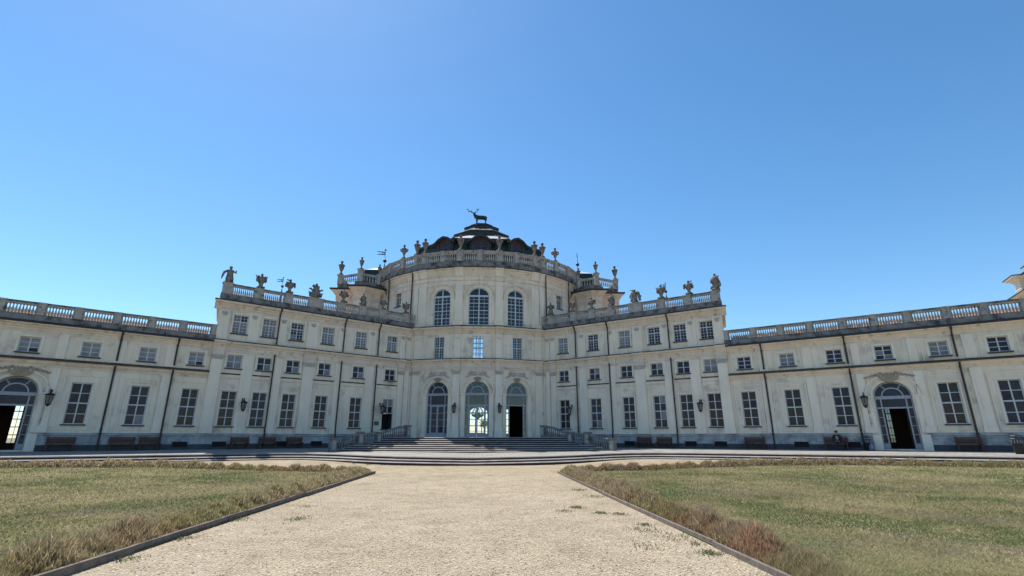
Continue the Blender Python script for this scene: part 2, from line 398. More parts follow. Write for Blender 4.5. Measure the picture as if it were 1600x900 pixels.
# ------------------------------------------------------------------ the palace
palace = empty('palace')
tag(palace, 'long cream baroque palace with concave front, domed round centre and roof balustrades', 'palace')
T_L = [13.35,11.05,8.70,5.90,2.65,-.66]; T_R = [13.65,11.33,8.95,6.05,2.76,-.62]
W_L = [16.05,19.2,22.5,25.7,28.9,32.0,35.2]; W_R = [16.33,19.5,22.7,25.77,28.9,31.97,35.1]
END = 40.0
for f, ts, ws in ((WL, T_L, W_L), (WR, T_R, W_R)):
    left = f.side < 0
    S0 = -2.72
    holes = []
    for i, s in enumerate(ts):
        holes.append((s-.56, s+.56, 10.0, 11.58)); holes.append((s-.56, s+.56, 7.13, 8.23))
        holes.append((s-.56, s+.56, 2.50, 5.34))
    mb = MB(); wall_grid(mb, f, S0, 15.05, 2.0, 12.62, holes); mb.build('wall', M_['plaster'], palace)
    arch_s = 25.75
    holes = []
    for s in ws:
        holes.append((s-.525, s+.525, 7.15, 8.17))
        if abs(s-arch_s) > 1: holes.append((s-.56, s+.56, 2.58, 5.34))
    holes.append((arch_s-1.10, arch_s+1.10, 0.95, 5.58, .98))
    mb = MB(); wall_grid(mb, f, 15.05, END, .8, 9.15, holes); mb.build('wing_wall', M_['plaster'], palace)
    # plinth, with a break at the arched door
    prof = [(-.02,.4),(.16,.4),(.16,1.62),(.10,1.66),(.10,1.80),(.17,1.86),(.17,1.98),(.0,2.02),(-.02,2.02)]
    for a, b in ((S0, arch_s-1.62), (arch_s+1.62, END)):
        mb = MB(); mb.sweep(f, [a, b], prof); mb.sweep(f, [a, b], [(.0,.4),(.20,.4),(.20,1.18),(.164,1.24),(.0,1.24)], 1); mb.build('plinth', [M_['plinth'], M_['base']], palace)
    for a, b in ((arch_s-1.62, arch_s-1.11), (arch_s+1.11, arch_s+1.62)):
        mb = MB(); mb.mbox(f, a, b, .4, 1.9, -.02, .2); mb.build('plinth', M_['pilaster'], palace)
    # cornices
    mid = [(-.02,8.25),(.05,8.25),(.05,8.40),(.09,8.43),(.09,8.62),(.06,8.65),(.06,8.86),(.12,8.92),(.16,9.04),(.30,9.10),(.34,9.26),(.02,9.30),(-.02,9.30)]
    mb = MB(); mb.sweep(f, [S0, 15.3], mid); mb.sweep(f, [S0, 15.33], [(-.02,9.302),(.37,9.262),(.39,9.32),(.0,9.40),(-.02,9.40)], 1)
    mb.build('cornice', [M_['mould'], M_['flash']], palace)
    top = [(-.02,11.86),(.04,11.86),(.04,12.0),(.09,12.04),(.09,12.14),(.18,12.24),(.22,12.34),(.36,12.42),(.40,12.58),(-.02,12.60)]
    mb = MB(); mb.sweep(f, [S0-.6, 15.45], top); mb.sweep(f, [S0-.6, 15.5], [(-.02,12.602),(.43,12.59),(.46,12.66),(.2,12.74),(-.02,12.74)], 1)
    mb.build('cornice', [M_['mould'], M_['flash']], palace)
    wmid = [(-.02,6.22),(.04,6.22),(.04,6.36),(.09,6.42),(.16,6.50),(.18,6.62),(.33,6.66),(-.02,6.68)]
    mb = MB(); mb.sweep(f, [15.06, END], wmid); mb.sweep(f, [15.06, END], [(-.02,6.682),(.35,6.664),(.36,6.72),(.0,6.86),(-.02,6.86)], 1)
    mb.build('cornice', [M_['mould'], M_['flash']], palace)
    wtop = [(-.02,8.50),(.04,8.50),(.04,8.62),(.08,8.66),(.08,8.76),(.16,8.84),(.20,8.92),(.34,8.98),(.38,9.06),(-.02,9.10)]
    mb = MB(); mb.sweep(f, [15.06, END], wtop); mb.sweep(f, [15.06, END], [(-.02,9.102),(.40,9.064),(.44,9.15),(.30,9.24),(-.02,9.24)], 1)
    mb.build('cornice', [M_['mould'], M_['flash']], palace)
    # pilasters: (s, width, projection, z0, z1)
    for (s, w, p, cap) in ((14.65,.80,.22,1),(12.33,.85,.10,0),(9.95,.62,.09,0),(7.38,.95,.18,1),(4.60,.62,.09,0),(1.55,.80,.09,0),(-1.75,.55,.18,1),(-2.45,.5,.10,0)):
        mb = MB(); a, b = s-w/2, s+w/2
        mb.mbox(f, a, b, 2.02, 8.25, -.02, p)
        mb.mbox(f, a-.05, b+.05, 2.02, 2.46, -.02, p+.06)
        mb.mbox(f, a-.03, b+.03, 2.47, 2.53, -.02, p+.035)
        mb.build('pilaster', M_['pilaster'], palace)
        mb = MB()
        mb.mbox(f, a, b, 9.40, 11.86, -.02, p*.8)
        mb.build('pilaster', M_['pilaster'], palace)
        if cap:                                                     # carved capital and broken-out entablature
            mb = MB()
            mb.mbox(f, a-.06, b+.06, 8.06, 8.14, -.02, p+.09); mb.mbox(f, a-.09, b+.09, 7.92, 8.05, -.02, p+.05)
            for k in range(4):
                t = a + (k+.5)*(b-a)/4; mb.ball(f(t, 7.86, p+.02), (.11,.11,.12), 6, 4)
            for t in (a, b): mb.ball(f(t, 8.0, p+.05), .11, 6, 4)
            mb.build('capital', M_['greycarve'], palace)
            mb = MB(); mb.sweep(f, [a-.05, b+.05], [(o+p*.9 if o > 0 else o, z+.004) for o, z in mid]); mb.build('entablature', M_['mould'], palace)
        mb = MB()                                                   # small swag bracket of the upper storey
        mb.mbox(f, s-.16, s+.16, 11.52, 11.60, -.02, p+.10); mb.mbox(f, s-.20, s+.20, 11.60, 11.67, -.02, p+.13)
        for k in (-1, 0, 1): mb.ball(f(s+.10*k, 11.48-.05*(k==0), p+.03), (.09,.07,.08), 6, 4)
        mb.build('bracket', M_['greycarve'], palace)
    # string courses under the mezzanine windows
    for s, (a, b) in zip(ts, ((12.80,14.22),(10.50,11.88),(7.90,9.60),(4.95,6.88),(1.98,4.25),(-1.40,.70))):
        mb = MB(); mb.sweep(f, [a, b], [(-.02,6.62),(.05,6.62),(.09,6.70),(.02,6.72),(-.02,6.72)], 1); mb.sweep(f, [a, b], [(-.02,6.28),(.03,6.28),(.05,6.36),(-.02,6.37)])
        mb.build('string_course', [M_['mould'], M_['sill']], palace)  # dark upper course: ledge shadow and dirt put into the colour
    for s in ws:
        if abs(s-arch_s) < 1: continue
        mb = MB()
        for (a, b, c, d) in ((s-1.02, s+1.02, 5.78, 5.86), (s-1.02, s-.94, 2.30, 5.775), (s+.94, s+1.02, 2.30, 5.775), (s-1.02, s+1.02, 2.22, 2.295)):
            mb.mbox(f, a, b, c, d, -.02, .065)
        for (a, b, c, d) in ((s-.96, s+.96, 8.33, 8.39), (s-.96, s-.90, 6.88, 8.325), (s+.90, s+.96, 6.88, 8.325)): mb.mbox(f, a, b, c, d, -.02, .055)
        mb.build('wall_panel', M_['pilaster'], palace)
    for i, s in enumerate((17.75,20.9,24.05,27.45,30.5,33.6,36.8)):
        mb = MB(); w = .62 if i != 2 and i != 3 else .5
        mb.mbox(f, s-w/2, s+w/2, 2.02, 6.22, -.02, .09); mb.mbox(f, s-w/2-.05, s+w/2+.05, 2.02, 2.40, -.02, .15); mb.mbox(f, s-w/2-.08, s+w/2+.08, 2.402, 2.46, -.02, .18); mb.mbox(f, s-w/2, s+w/2, 6.86, 8.50, -.02, .085)
        mb.build('pilaster', M_['pilaster'], palace)
    # windows
    for i, s in enumerate(ts):
        if left: gt = GL_CURT2 if i not in (2,) else GL[1]
        else: gt = GL[1] if i not in (3, 5) else GL_CURT2
        add_window(f, 'T', s, 10.0, gt, parent=palace)
        add_window(f, 'M', s, 7.13, (GL_CURT if i == 0 else GL[1]), parent=palace)
        if left and i == 5:                                          # open doorway under a fanlight window
            add_window(f, 'D', s, 3.96, GL[0], parent=palace)
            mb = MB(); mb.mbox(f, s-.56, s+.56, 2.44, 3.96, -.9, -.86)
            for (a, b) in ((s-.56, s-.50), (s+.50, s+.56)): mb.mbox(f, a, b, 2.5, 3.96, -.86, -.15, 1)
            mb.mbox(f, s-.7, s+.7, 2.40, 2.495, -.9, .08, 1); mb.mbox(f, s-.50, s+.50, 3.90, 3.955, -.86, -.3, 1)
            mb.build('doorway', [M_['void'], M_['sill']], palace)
        else:
            g = random.choice(GL)
            add_window(f, 'G', s, 2.57, g, parent=palace)
    for i, s in enumerate(ws):
        add_window(f, 'W', s, 7.15, GL_CURT if left else (GL_CURT2 if i % 3 == 1 else GL[1]), parent=palace)
        if abs(s-arch_s) > 1: add_window(f, 'G', s, 2.58, random.choice(GL), parent=palace)
    # arched wing door with its surround and crest
    portal(palace, f, arch_s, .97, 1.09, 3.50, .98, 2.72, .36, open_leaf=84, gm=GL[1], name='wing_door')
    mb = MB(); D = 6.0; sa_, sb_ = (.36,-.14) if left else (.40,.12)
    wall_grid(mb, lambda s_, z_, o_=0.0, f=f: f(s_, z_, o_-D), arch_s-1.6, arch_s+1.6, .9, 5.7, [(arch_s-sa_, arch_s-sb_, 1.35, 4.1)], .1)
    mb.mbox(f, arch_s-1.6, arch_s+1.6, .85, .945, -D, -.02)
    for q in (arch_s-1.65, arch_s+1.60): mb.mbox(f, q, q+.05, .95, 5.7, -D, -.25)
    mb.mbox(f, arch_s-1.6, arch_s+1.6, 5.7, 5.75, -D, -.25)
    for k in range(1, 5): z = 1.35+.55*k; mb.mbox(f, arch_s-sa_, arch_s-sb_, z-.03, z+.03, -D-.05, -D+.02)
    mb.mbox(f, arch_s-(sa_+sb_)/2-.015, arch_s-(sa_+sb_)/2+.015, 1.35, 4.1, -D-.05, -D+.02); mb.mbox(f, arch_s-sa_, arch_s-sb_, 1.35, 4.1, -D-.08, -D-.07, 1)
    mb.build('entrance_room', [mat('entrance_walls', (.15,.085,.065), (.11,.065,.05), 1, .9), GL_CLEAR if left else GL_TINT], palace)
    Mx = place(f, arch_s, 4.60, 0)
    g = MB(); arc_band(g, 1.18, 1.06, 0, .10, -.05, .0); arc_band(g, 1.60, 1.36, 0, .11, -.09, .0, a0=PI*.0, a1=PI)
    for sx in (-1, 1):
        g.box(*sorted((sx*1.16, sx*1.86)), -.16, .0, -.14, -.005); g.box(*sorted((sx*1.22, sx*1.62)), -.09, .0, -2.55, -.142)
    o = g.build('door_surround', M_['pilaster'], palace); o.matrix_local = Mx
    g = MB()                                                         # shell crest with two branches
    for k in range(7):
        a = PI*(.12 + .76*k/6); g.tube([(0,-.09,1.05), (.42*math.cos(a), -.13, 1.12+.34*math.sin(a)), (.50*math.cos(a), -.08, 1.16+.42*math.sin(a))], [.06,.085,.04], 6)
    for sx in (-1, 1):
        g.tube([(sx*.12,-.1,1.0),(sx*.40,-.12,1.10),(sx*.62,-.1,1.42),(sx*.44,-.1,1.62),(sx*.32,-.08,1.48)], [.05,.075,.08,.06,.03], 6)
        for k in range(8):
            t = .62 + .12*k; g.ball((sx*t, -.07, 1.48 - .035*k + .05*(k%2)), (.10,.05,.055), 6, 4)
    o = g.build('door_crest', M_['carve'], palace); o.matrix_local = Mx
    # downpipes
    def pipe(pts):
        mb = MB(); mb.tube([f(*p) for p in pts], .062, 8)
        for p in pts[1:-1]: mb.tube([f(p[0], p[1]-.04, p[2]), f(p[0], p[1]+.04, p[2])], .08, 8)
        mb.build('downpipe', M_['pipe'], palace)
    for s in (10.35, 4.43, .90):
        zb = 1.0 if s > 1 else 2.0
        pipe([(s,12.60,.46),(s,12.42,.44),(s,12.05,.17),(s,9.42,.17)])
        pipe([(s,8.56,.20),(s,8.4,.18),(s,5.0,.18),(s,2.25,.18),(s,1.95,.28),(s,zb,.28)])
    for s in ((17.45,20.95,28.2,34.0) if left else (17.77,23.5,29.75,35.9)):
        pipe([(s,9.10,.44),(s,8.95,.42),(s,8.5,.16),(s,7.0,.16)])
        pipe([(s,6.60,.36),(s,6.3,.17),(s,2.25,.17),(s,1.95,.28),(s,.85,.28)])
    # cellar openings
    for s in ((13.55,8.93,6.0,16.15) if left else (6.0,11.4,13.8,19.6,22.85)):
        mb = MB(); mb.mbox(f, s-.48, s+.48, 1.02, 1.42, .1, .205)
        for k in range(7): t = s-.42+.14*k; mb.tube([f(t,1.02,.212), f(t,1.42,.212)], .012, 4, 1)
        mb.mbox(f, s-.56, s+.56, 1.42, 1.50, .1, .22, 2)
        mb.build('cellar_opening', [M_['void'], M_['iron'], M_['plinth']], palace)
    # roofs behind the parapets
    def fsk(s_, z_, o_=0.0, f=f): return f(s_ + .2*min(o_, 0), z_, o_)
    def roof(s0, s1, zf, zr, back, tilem, f=f):
        mb = MB(); n = 60
        for (o0, z0, o1, z1) in ((-.45, zf, -back, zr), (-back, zr, -2*back, zf)):
            cnt = int((s1-s0)/.11); V = []; F = []
            for i in range(cnt+1):
                s = s0 + (s1-s0)*i/cnt; dz = .05*math.cos(PI*i)
                V += [f(s, z0+dz, o0), f(s, z1+dz, o1)]
            for i in range(cnt): F.append((2*i, 2*i+2, 2*i+3, 2*i+1))
            mb.add(V, F)
        return mb.build('roof', tilem, palace, fix=False)
    roof(S0+1, 14.9, 12.75, 14.35, 4.0, M_['tile'], fsk); roof(15.12, END, 9.25, 10.70, 4.0, M_['tile'])
    f0 = f; f = fsk; mb = MB(); mb.mbox(f, 15.0, 15.06, 2.0, 12.60, -8.4, -.01); mb.mbox(f, 15.06, 15.2, 12.35, 12.62, -8.4, .3, 1); mb.mbox(f, 15.2, 15.42, 12.46, 12.64, -8.4, .3, 1)
    mb.mbox(f, 15.06, 15.42, 12.64, 12.70, -8.4, .3, 2)
    mb.add([f(15.0, 12.7, -.5), f(15.0, 12.7, -8.0), f(15.0, 14.3, -4.0)], [(0,1,2)]); mb.build('end_wall', [M_['plaster'], M_['mould'], M_['flash']], palace); f = f0
    # balustrades
    BAL = [(.052,0),(.052,.05),(.035,.07),(.062,.16),(.070,.24),(.045,.42),(.030,.50),(.040,.53),(.030,.55),(.052,.60),(.052,.64)]
    def balrun(peds, zb, hb, hbal, hr, o=.12, t=.26, nper=.165, name='balustrade'):
        """peds: list of (s,width,extra height). base band, bays of balusters, rail"""
        sm, sx = peds[0][0]-peds[0][1]/2, peds[-1][0]+peds[-1][1]/2
        b = MB(); b.mbox(f, sm-.05, sx+.05, zb, zb+hb*.8, o-t-.12, o+.10); b.mbox(f, sm-.05, sx+.05, zb+hb*.8, zb+hb, o-t-.06, o+.05)
        b.build('parapet_base', M_['band'], palace)
        z0 = zb+hb; z1 = z0+hbal
        for (s, w, ex) in peds:
            b = MB(); b.mbox(f, s-w/2, s+w/2, z0, z1+hr*.55+ex, o-t-.03, o+.03); b.mbox(f, s-w/2-.06, s+w/2+.06, z1+hr*.55+ex, z1+hr+ex+.014, o-t-.08, o+.085)
            b.mbox(f, s-w/2-.04, s+w/2+.04, z0, z0+.10, o-t-.06, o+.085)
            b.build('pedestal', M_['stone'], palace)
        for (p, q) in zip(peds, peds[1:]):
            a, c = p[0]+p[1]/2, q[0]-q[1]/2
            if c-a < .15: continue
            b = MB(); b.mbox(f, a, c, z1, z1+hr*.5, o-t, o); b.mbox(f, a, c, z1+hr*.5, z1+hr, o-t-.05, o+.06, 1)
            n = max(2, int(round((c-a)/nper))); st = (c-a)/n
            for hs in (a, c): 
                lo, hi = (hs, hs+.05) if hs == a else (hs-.05, hs)
                b.mbox(f, lo, hi, z0, z1, o-t+.03, o-.03)
            for k in range(n):
                P = f(a+st*(k+.5), z0, o-t/2)
                b.lathe([(r, z/.64*hbal) for r, z in BAL], P, 7)
            b.build(name, [M_['stone'], M_['band']], palace, smooth=False)
    balrun([(-2.95,.4,0),(-1.97,.5,0),(.70,.62,0),(2.82,.62,0),(4.95,.70,0),(7.38,1.30,.03),(9.83,.66,.0),(12.30,.66,.0),(14.74,.72,.05)], 12.74, .48, .68, .22)
    balrun([(15.22,.28,0),(17.33,.36,0),(19.36,.36,0),(21.43,.36,0),(23.62,.40,0),(25.57,.36,0),(27.58,.40,0),(29.76,.40,0),(31.72,.36,0),(33.75,.36,0),(35.8,.36,0),(37.9,.36,0)], 9.24, .42, .62, .22, o=.16)
    # parapet return at the block's end
    mb = MB()
    for k in range(6):
        oo = -.5-1.15*k
        mb.mbox(fsk, 14.78, 15.02, 13.22, 13.92, oo-.3, oo+.0)
        for j in range(5):
            P = fsk(14.9, 13.22, oo-.42-.16*j); mb.lathe([(r, z/.64*.68) for r, z in BAL], P, 7)
    mb.mbox(fsk, 14.76, 15.04, 13.9, 14.13, -7.2, -.15); mb.mbox(fsk, 14.74, 15.06, 12.74, 13.22, -7.2, -.15, 1)
    mb.build('balustrade', [M_['stone'], M_['band']], palace)

# ---- centre front
S_END = cs(7.06); dsC = .45
U = 3.95
doorsC = [(-U, 1.09, 5.93, 1.14), (0, 1.17, 5.96, 1.15), (U, 1.09, 5.93, 1.14)]
holes = [(cs(u)-hw, cs(u)+hw, 1.74, zs+rise, rise) for (u, hw, zs, rise) in doorsC]
holes += [(cs(u)-.54, cs(u)+.54, 9.40, 11.60) for u in (-4.0, 0, 4.02)]
mb = MB(); wall_grid(mb, CF, -S_END, S_END, .8, 12.62, holes, .3, dsC); mb.build('centre_wall', M_['plaster'], palace)
SS = lin(-S_END, S_END, 30)
mb = MB(); mb.sweep(CF, SS, [(o, z+.003) for o, z in mid]); mb.sweep(CF, SS, [(-.02,9.305),(.37,9.265),(.39,9.323),(.0,9.40),(-.02,9.40)], 1); mb.build('cornice', [M_['mould'], M_['flash']], palace)
mb = MB(); mb.sweep(CF, SS, [(o, z+.003) for o, z in top]); mb.sweep(CF, SS, [(-.6,12.605),(.43,12.593),(.46,12.663),(.2,12.74),(-1.9,12.76)], 1); mb.build('cornice', [M_['mould'], M_['flash']], palace)
for sg in (-1, 1):
    for (u, w, p) in ((2.11,.66,.19),(6.18,.74,.19),(7.0,.5,.09)):
        s = cs(u)*sg; a, b = s-w/2, s+w/2
        mb = MB(); mb.mbox(CF, a, b, 2.55, 8.25, -.05, p); mb.mbox(CF, a-.10, b+.10, 1.74, 2.40, -.05, p+.10); mb.mbox(CF, a-.05, b+.05, 2.40, 2.55, -.05, p+.05)
        mb.build('pilaster', M_['pilaster'], palace)
        mb = MB(); mb.mbox(CF, a, b, 9.40, 11.86, -.05, p*.8); mb.mbox(CF, s-.17, s+.17, 11.5, 11.66, -.05, p+.12)
        for k in (-1, 0, 1): mb.ball(CF(s+.1*k, 11.46-.05*(k==0), p+.03), (.09,.08,.08), 6, 4)
        mb.build('pilaster', M_['pilaster'], palace)
        mb = MB(); mb.mbox(CF, a-.07, b+.07, 8.07, 8.15, -.05, p+.10); mb.mbox(CF, a-.04, b+.04, 7.95, 8.06, -.05, p+.05)
        for k in range(4): mb.ball(CF(a+(k+.5)*w/4, 7.88, p+.02), (.10,.10,.12), 6, 4)
        for t in (a, b): mb.ball(CF(t, 8.02, p+.06), .11, 6, 4)
        mb.build('capital', M_['greycarve'], palace)
        for pr, nm in ((mid, 'entablature'), (top, 'entablature')):
            mb = MB(); mb.sweep(CF, lin(a-.05, b+.05, 3), [(o+p*.9 if o > 0 else o, z+.007) for o, z in pr]); mb.build(nm, M_['mould'], palace)
# portals of the hall
for (u, hw, zs, rise), op in zip(doorsC, (None, None, 'void')):
    s = cs(u)
    portal(palace, CF, s, 1.745, hw, zs-1.745-.1, rise, 2.98, .34, open_leaf=op, gm=(GL[1] if u < -1 else GL_CLEAR), name='hall_door', mid_rows=4)
    Mx = place(CF, s, zs, 0)
    g = MB(); arc_band(g, hw+.02, rise+.02, 0, .12, -.06, .04); arc_band(g, hw+.42, rise+.40, 0, .12, -.10, .04)
    for sx in (-1, 1):
        g.box(*sorted((sx*(hw+.02), sx*(hw+.56))), -.15, .05, -.20, -.06); g.box(*sorted((sx*(hw+.04), sx*(hw+.42))), -.07, .05, -4.18, -.205)
    o = g.build('door_surround', M_['pilaster'], palace); o.matrix_local = Mx
    g = MB()
    for k in range(7):
        a = PI*(.1+.8*k/6); g.tube([(0,-.1,rise+.05),(.25*math.cos(a),-.15,rise+.12+.2*math.sin(a)),(.36*math.cos(a),-.09,rise+.16+.28*math.sin(a))],[.05,.07,.035],6)
    g.tube([(-.3,-.08,rise+.12),(0,-.14,rise+.02),(.3,-.08,rise+.12)], [.04,.07,.04], 6)
    o = g.build('door_crest', M_['carve'], palace); o.matrix_local = Mx
    g = MB()
    g.box(-.30,.30,-.17,.05,rise+.62,rise+.95)
    for sx in (-1, 1):
        g.tube([(sx*.34,-.1,rise+.50),(sx*.44,-.14,rise+.86),(sx*.70,-.14,rise+.93),(sx*.88,-.12,rise+.76),(sx*.70,-.12,rise+.66)], [.05,.09,.10,.07,.04], 6)
        for k in range(5): g.ball((sx*(.62+.13*k), -.09, rise+.62-.06*k+.05*(k%2)), (.11,.06,.06), 6, 4)
    o = g.build('door_pediment', M_['greycarve'], palace); o.matrix_local = Mx
for u in (-4.0, 0, 4.02): add_window(CF, 'C', cs(u), 9.40, GL_CLEAR, off=-.14, parent=palace)

# ---- drum
a_end = R(128)*13.2
holes = []
UP = ((-3.88,.93,.84),(0,1.08,.90),(3.89,.93,.84))
for (u, hw, rise) in UP: holes.append((cs(u,13.2)-hw, cs(u,13.2)+hw, 12.78, 15.92+rise, rise))
for u in (-8.97, 8.98): holes.append((cs(u,13.2)-.49, cs(u,13.2)+.49, 15.5, 17.22))
mb = MB(); wall_grid(mb, DR, -a_end, a_end, 12.3, 19.0, holes, .28, .5); mb.build('drum_wall', M_['plaster'], palace)
DS = lin(-a_end, a_end, 72)
dprof = [(-.02,16.98),(.03,16.98),(.03,17.10),(-.0,17.12),(-.0,17.55),(.05,17.58),(.05,17.68),(.0,17.7),(.0,18.02),(.06,18.06),(.09,18.22),(.12,18.28),(.14,18.46),(.22,18.62),(.24,18.74),(.36,18.80),(.40,18.92),(-.02,18.95)]
mb = MB(); mb.sweep(DR, DS, dprof); mb.sweep(DR, DS, [(-.3,18.955),(.43,18.93),(.47,19.0),(.3,19.08),(-.3,19.08)], 1); mb.build('cornice', [M_['mould'], M_['flash']], palace)
for u, w, p in ((2.08,.78,.16),(5.95,.86,.16),(6.75,.55,.09)):
    for sg in (-1, 1):
        s = cs(u,13.2)*sg; a, b = s-w/2, s+w/2
        mb = MB(); mb.mbox(DR, a, b, 13.15, 16.98, -.05, p); mb.mbox(DR, a-.12, b+.12, 12.76, 13.08, -.05, p+.12); mb.mbox(DR, a-.16, b+.16, 13.08, 13.15, -.05, p+.17); mb.mbox(DR, a-.02, b+.02, 16.6, 16.68, -.05, p+.03)
        mb.sweep(DR, lin(a-.03, b+.03, 3), [(o+p*.8 if o > .01 else o, z+.005) for o, z in dprof]); mb.build('pilaster', M_['pilaster'], palace)
for (u, hw, rise) in UP:
    s = cs(u,13.2); Mx = place(DR, s, 15.92, 0)
    g = MB(); arc_band(g, hw+.38, rise+.42, 0, .10, -.06, .06)
    for sx in (-1, 1): g.box(*sorted((sx*(hw+.38), sx*(hw+.48))), -.06, .06, -.35, -.003)
    o = g.build('blind_arch', M_['mould'], palace); o.matrix_local = Mx
    d = link('window', None, palace, place(DR, s, 12.80, -.16)); B = .09; zs = 15.92-12.80
    g = MB(); g.box(-hw,-hw+B,0,.1,0,zs-.09); g.box(hw-B,hw,0,.1,0,zs-.09); g.box(-hw,hw,-.02,.11,zs-.09,zs+.09); g.box(-.06,.06,.004,.09,0,zs-.09)
    g.box(-hw+B,hw-B,0,.1,0,.09); arc_band(g, hw-B, rise-B, zs+.09-.09, B, 0, .1); g.box(-.05,.05,.005,.09,zs+.09,zs+rise-.04)
    for k in range(1, 4): g.box(-hw+B,hw-B,.008,.085,zs*k/4-.035+.01,zs*k/4+.035+.01)
    for sx in (-1, 1): g.box(sx*hw*.5-.016, sx*hw*.5+.016, .02, .08, .09, zs-.09)
    for k in range(8): 
        if k % 2 == 0: q = zs*(k+1)/8+.01; g.box(-hw+B, hw-B, .022, .078, q-.014, q+.014)
    fr = g.build('frame', M_['frame']); fr.parent = d
    p = MB(); arch_pane(p, hw-.05, rise-.05, zs, .05, .05); q = p.build('pane', GL_CLEAR); q.parent = d
for u in (-8.97, 8.98): add_window(DR, 'S', cs(u,13.2), 15.5, GL[1], off=-.2, parent=palace)
for sg in (-1, 1):
    s = cs(7.2,13.2)*sg
    mb = MB(); mb.tube([DR(s-.18*sg,18.9,.42), DR(s-.15*sg,18.7,.38), DR(s+.05*sg,18.05,.12), DR(s+.05*sg,12.8,.12)], .065, 8); mb.build('downpipe', M_['pipe'], palace)
    s = cs(10.15,13.2)*sg
    mb = MB(); mb.tube([DR(s-.35*sg,18.9,.42), DR(s-.3*sg,18.7,.38), DR(s+.05*sg,17.7,.12), DR(s+.05*sg,12.8,.12)], .065, 8); mb.build('downpipe', M_['pipe'], palace)
# drum balustrade
def drum_balustrade():
    o, t = .18, .30
    mb = MB(); S = lin(-R(115)*13.2, R(115)*13.2, 80)
    mb.sweep(DR, S, [(o-t-.1,19.08),(o+.1,19.08),(o+.1,19.62),(o+.03,19.66),(o+.03,19.74),(o-t-.1,19.74)]); mb.build('parapet_base', M_['band'], palace)
    peds = [(-cs(10.6,13.2),.5)]
    base = [(-11.6,.45),(-10.2,.45),(-8.55,.55),(-6.95,.42),(-6.0,.5),(-3.95,.40),(-2.08,.58),(0,.40),(2.08,.58),(3.95,.40),(6.0,.5),(6.95,.42),(8.55,.55),(10.2,.45),(11.6,.45)]
    P = [(cs(u,13.2), w) for u, w in base]
    BAL = [(.075,0),(.075,.07),(.05,.10),(.085,.22),(.098,.34),(.06,.56),(.042,.68),(.055,.72),(.042,.75),(.075,.82),(.075,.90)]
    for (s, w) in P:
        b = MB(); b.mbox(DR, s-w/2, s+w/2, 19.74, 20.82, o-t-.03, o+.06); b.mbox(DR, s-w/2-.06, s+w/2+.06, 20.82, 20.95, o-t-.09, o+.12); b.mbox(DR, s-w/2-.04, s+w/2+.04, 19.74, 19.84, o-t-.05, o+.085)
        b.build('pedestal', M_['stone'], palace)
    for (p, q) in zip(P, P[1:]):
        a, c = p[0]+p[1]/2, q[0]-q[1]/2
        b = MB(); b.mbox(DR, a, c, 20.64, 20.78, o-t, o, 0, .6); b.mbox(DR, a, c, 20.78, 20.91, o-t-.05, o+.06, 0, .6)
        n = max(2, int(round((c-a)/.235))); st = (c-a)/n
        b.mbox(DR, a, a+.06, 19.74, 20.64, o-t+.03, o-.03); b.mbox(DR, c-.06, c, 19.74, 20.64, o-t+.03, o-.03)
        for k in range(n): b.lathe(BAL, DR(a+st*(k+.5), 19.74, o-t/2), 8)
        b.build('balustrade', M_['stone'], palace)
drum_balustrade()
mb = MB(); mb.lathe([(13.0,19.30),(7.2,19.6)], (0,63.5,0), 48, caps=False); mb.build('drum_roof', M_['lead'], palace)

# ---- the dome over the drum
DY = 63.6
def octo(r, z, n=8, sx=1.18): return [(r*math.cos(PI/8+2*PI*k/n)/math.cos(PI/8)*sx if n == 8 else 0, r*math.sin(PI/8+2*PI*k/n)/math.cos(PI/8), z) for k in range(n)]
def tier(mb, r0, z0, r1, z1, mi):
    a, b = octo(r0, z0), octo(r1, z1); V = [(x, y+DY, z) for x, y, z in a+b]
    mb.add(V, [(k, (k+1)%8, 8+(k+1)%8, 8+k) for k in range(8)], mi)
mb = MB()
tier(mb, 7.6, 19.4, 6.7, 24.75, 0); tier(mb, 6.7, 24.75, 6.95, 24.80, 1); tier(mb, 6.95, 24.80, 6.95, 25.0, 1); tier(mb, 6.95, 25.0, 3.1, 26.95, 2)
tier(mb, 3.1, 26.95, 3.0, 27.55, 1); tier(mb, 3.0, 27.55, 3.15, 27.62, 1); tier(mb, 3.15, 27.62, 3.15, 27.75, 1); tier(mb, 3.15, 27.75, 1.95, 28.55, 1)
tier(mb, 1.95, 28.55, 1.9, 28.95, 1); tier(mb, 1.9, 28.95, 2.0, 29.0, 1); tier(mb, 2.0, 29.0, 1.25, 29.35, 1); tier(mb, 1.25, 29.35, 1.25, 29.55, 1); tier(mb, 1.25, 29.55, .01, 29.56, 1)
dome = mb.build('dome', [M_['copper'], M_['slate'], M_['lead']], palace)
for k in range(8):                                                   # standing seams along the hips
    mb = MB(); a = octo(6.98, 25.02)[k]; b = octo(3.1, 26.98)[k]; c = octo(7.62, 19.4)[k]; d = octo(6.72, 24.75)[k]
    mb.tube([(a[0],a[1]+DY,a[2]),(b[0],b[1]+DY,b[2])], .07, 6); mb.tube([(c[0],c[1]+DY,c[2]),(d[0],d[1]+DY,d[2])], .09, 6); mb.build('hip_ridge', M_['slate'], dome)
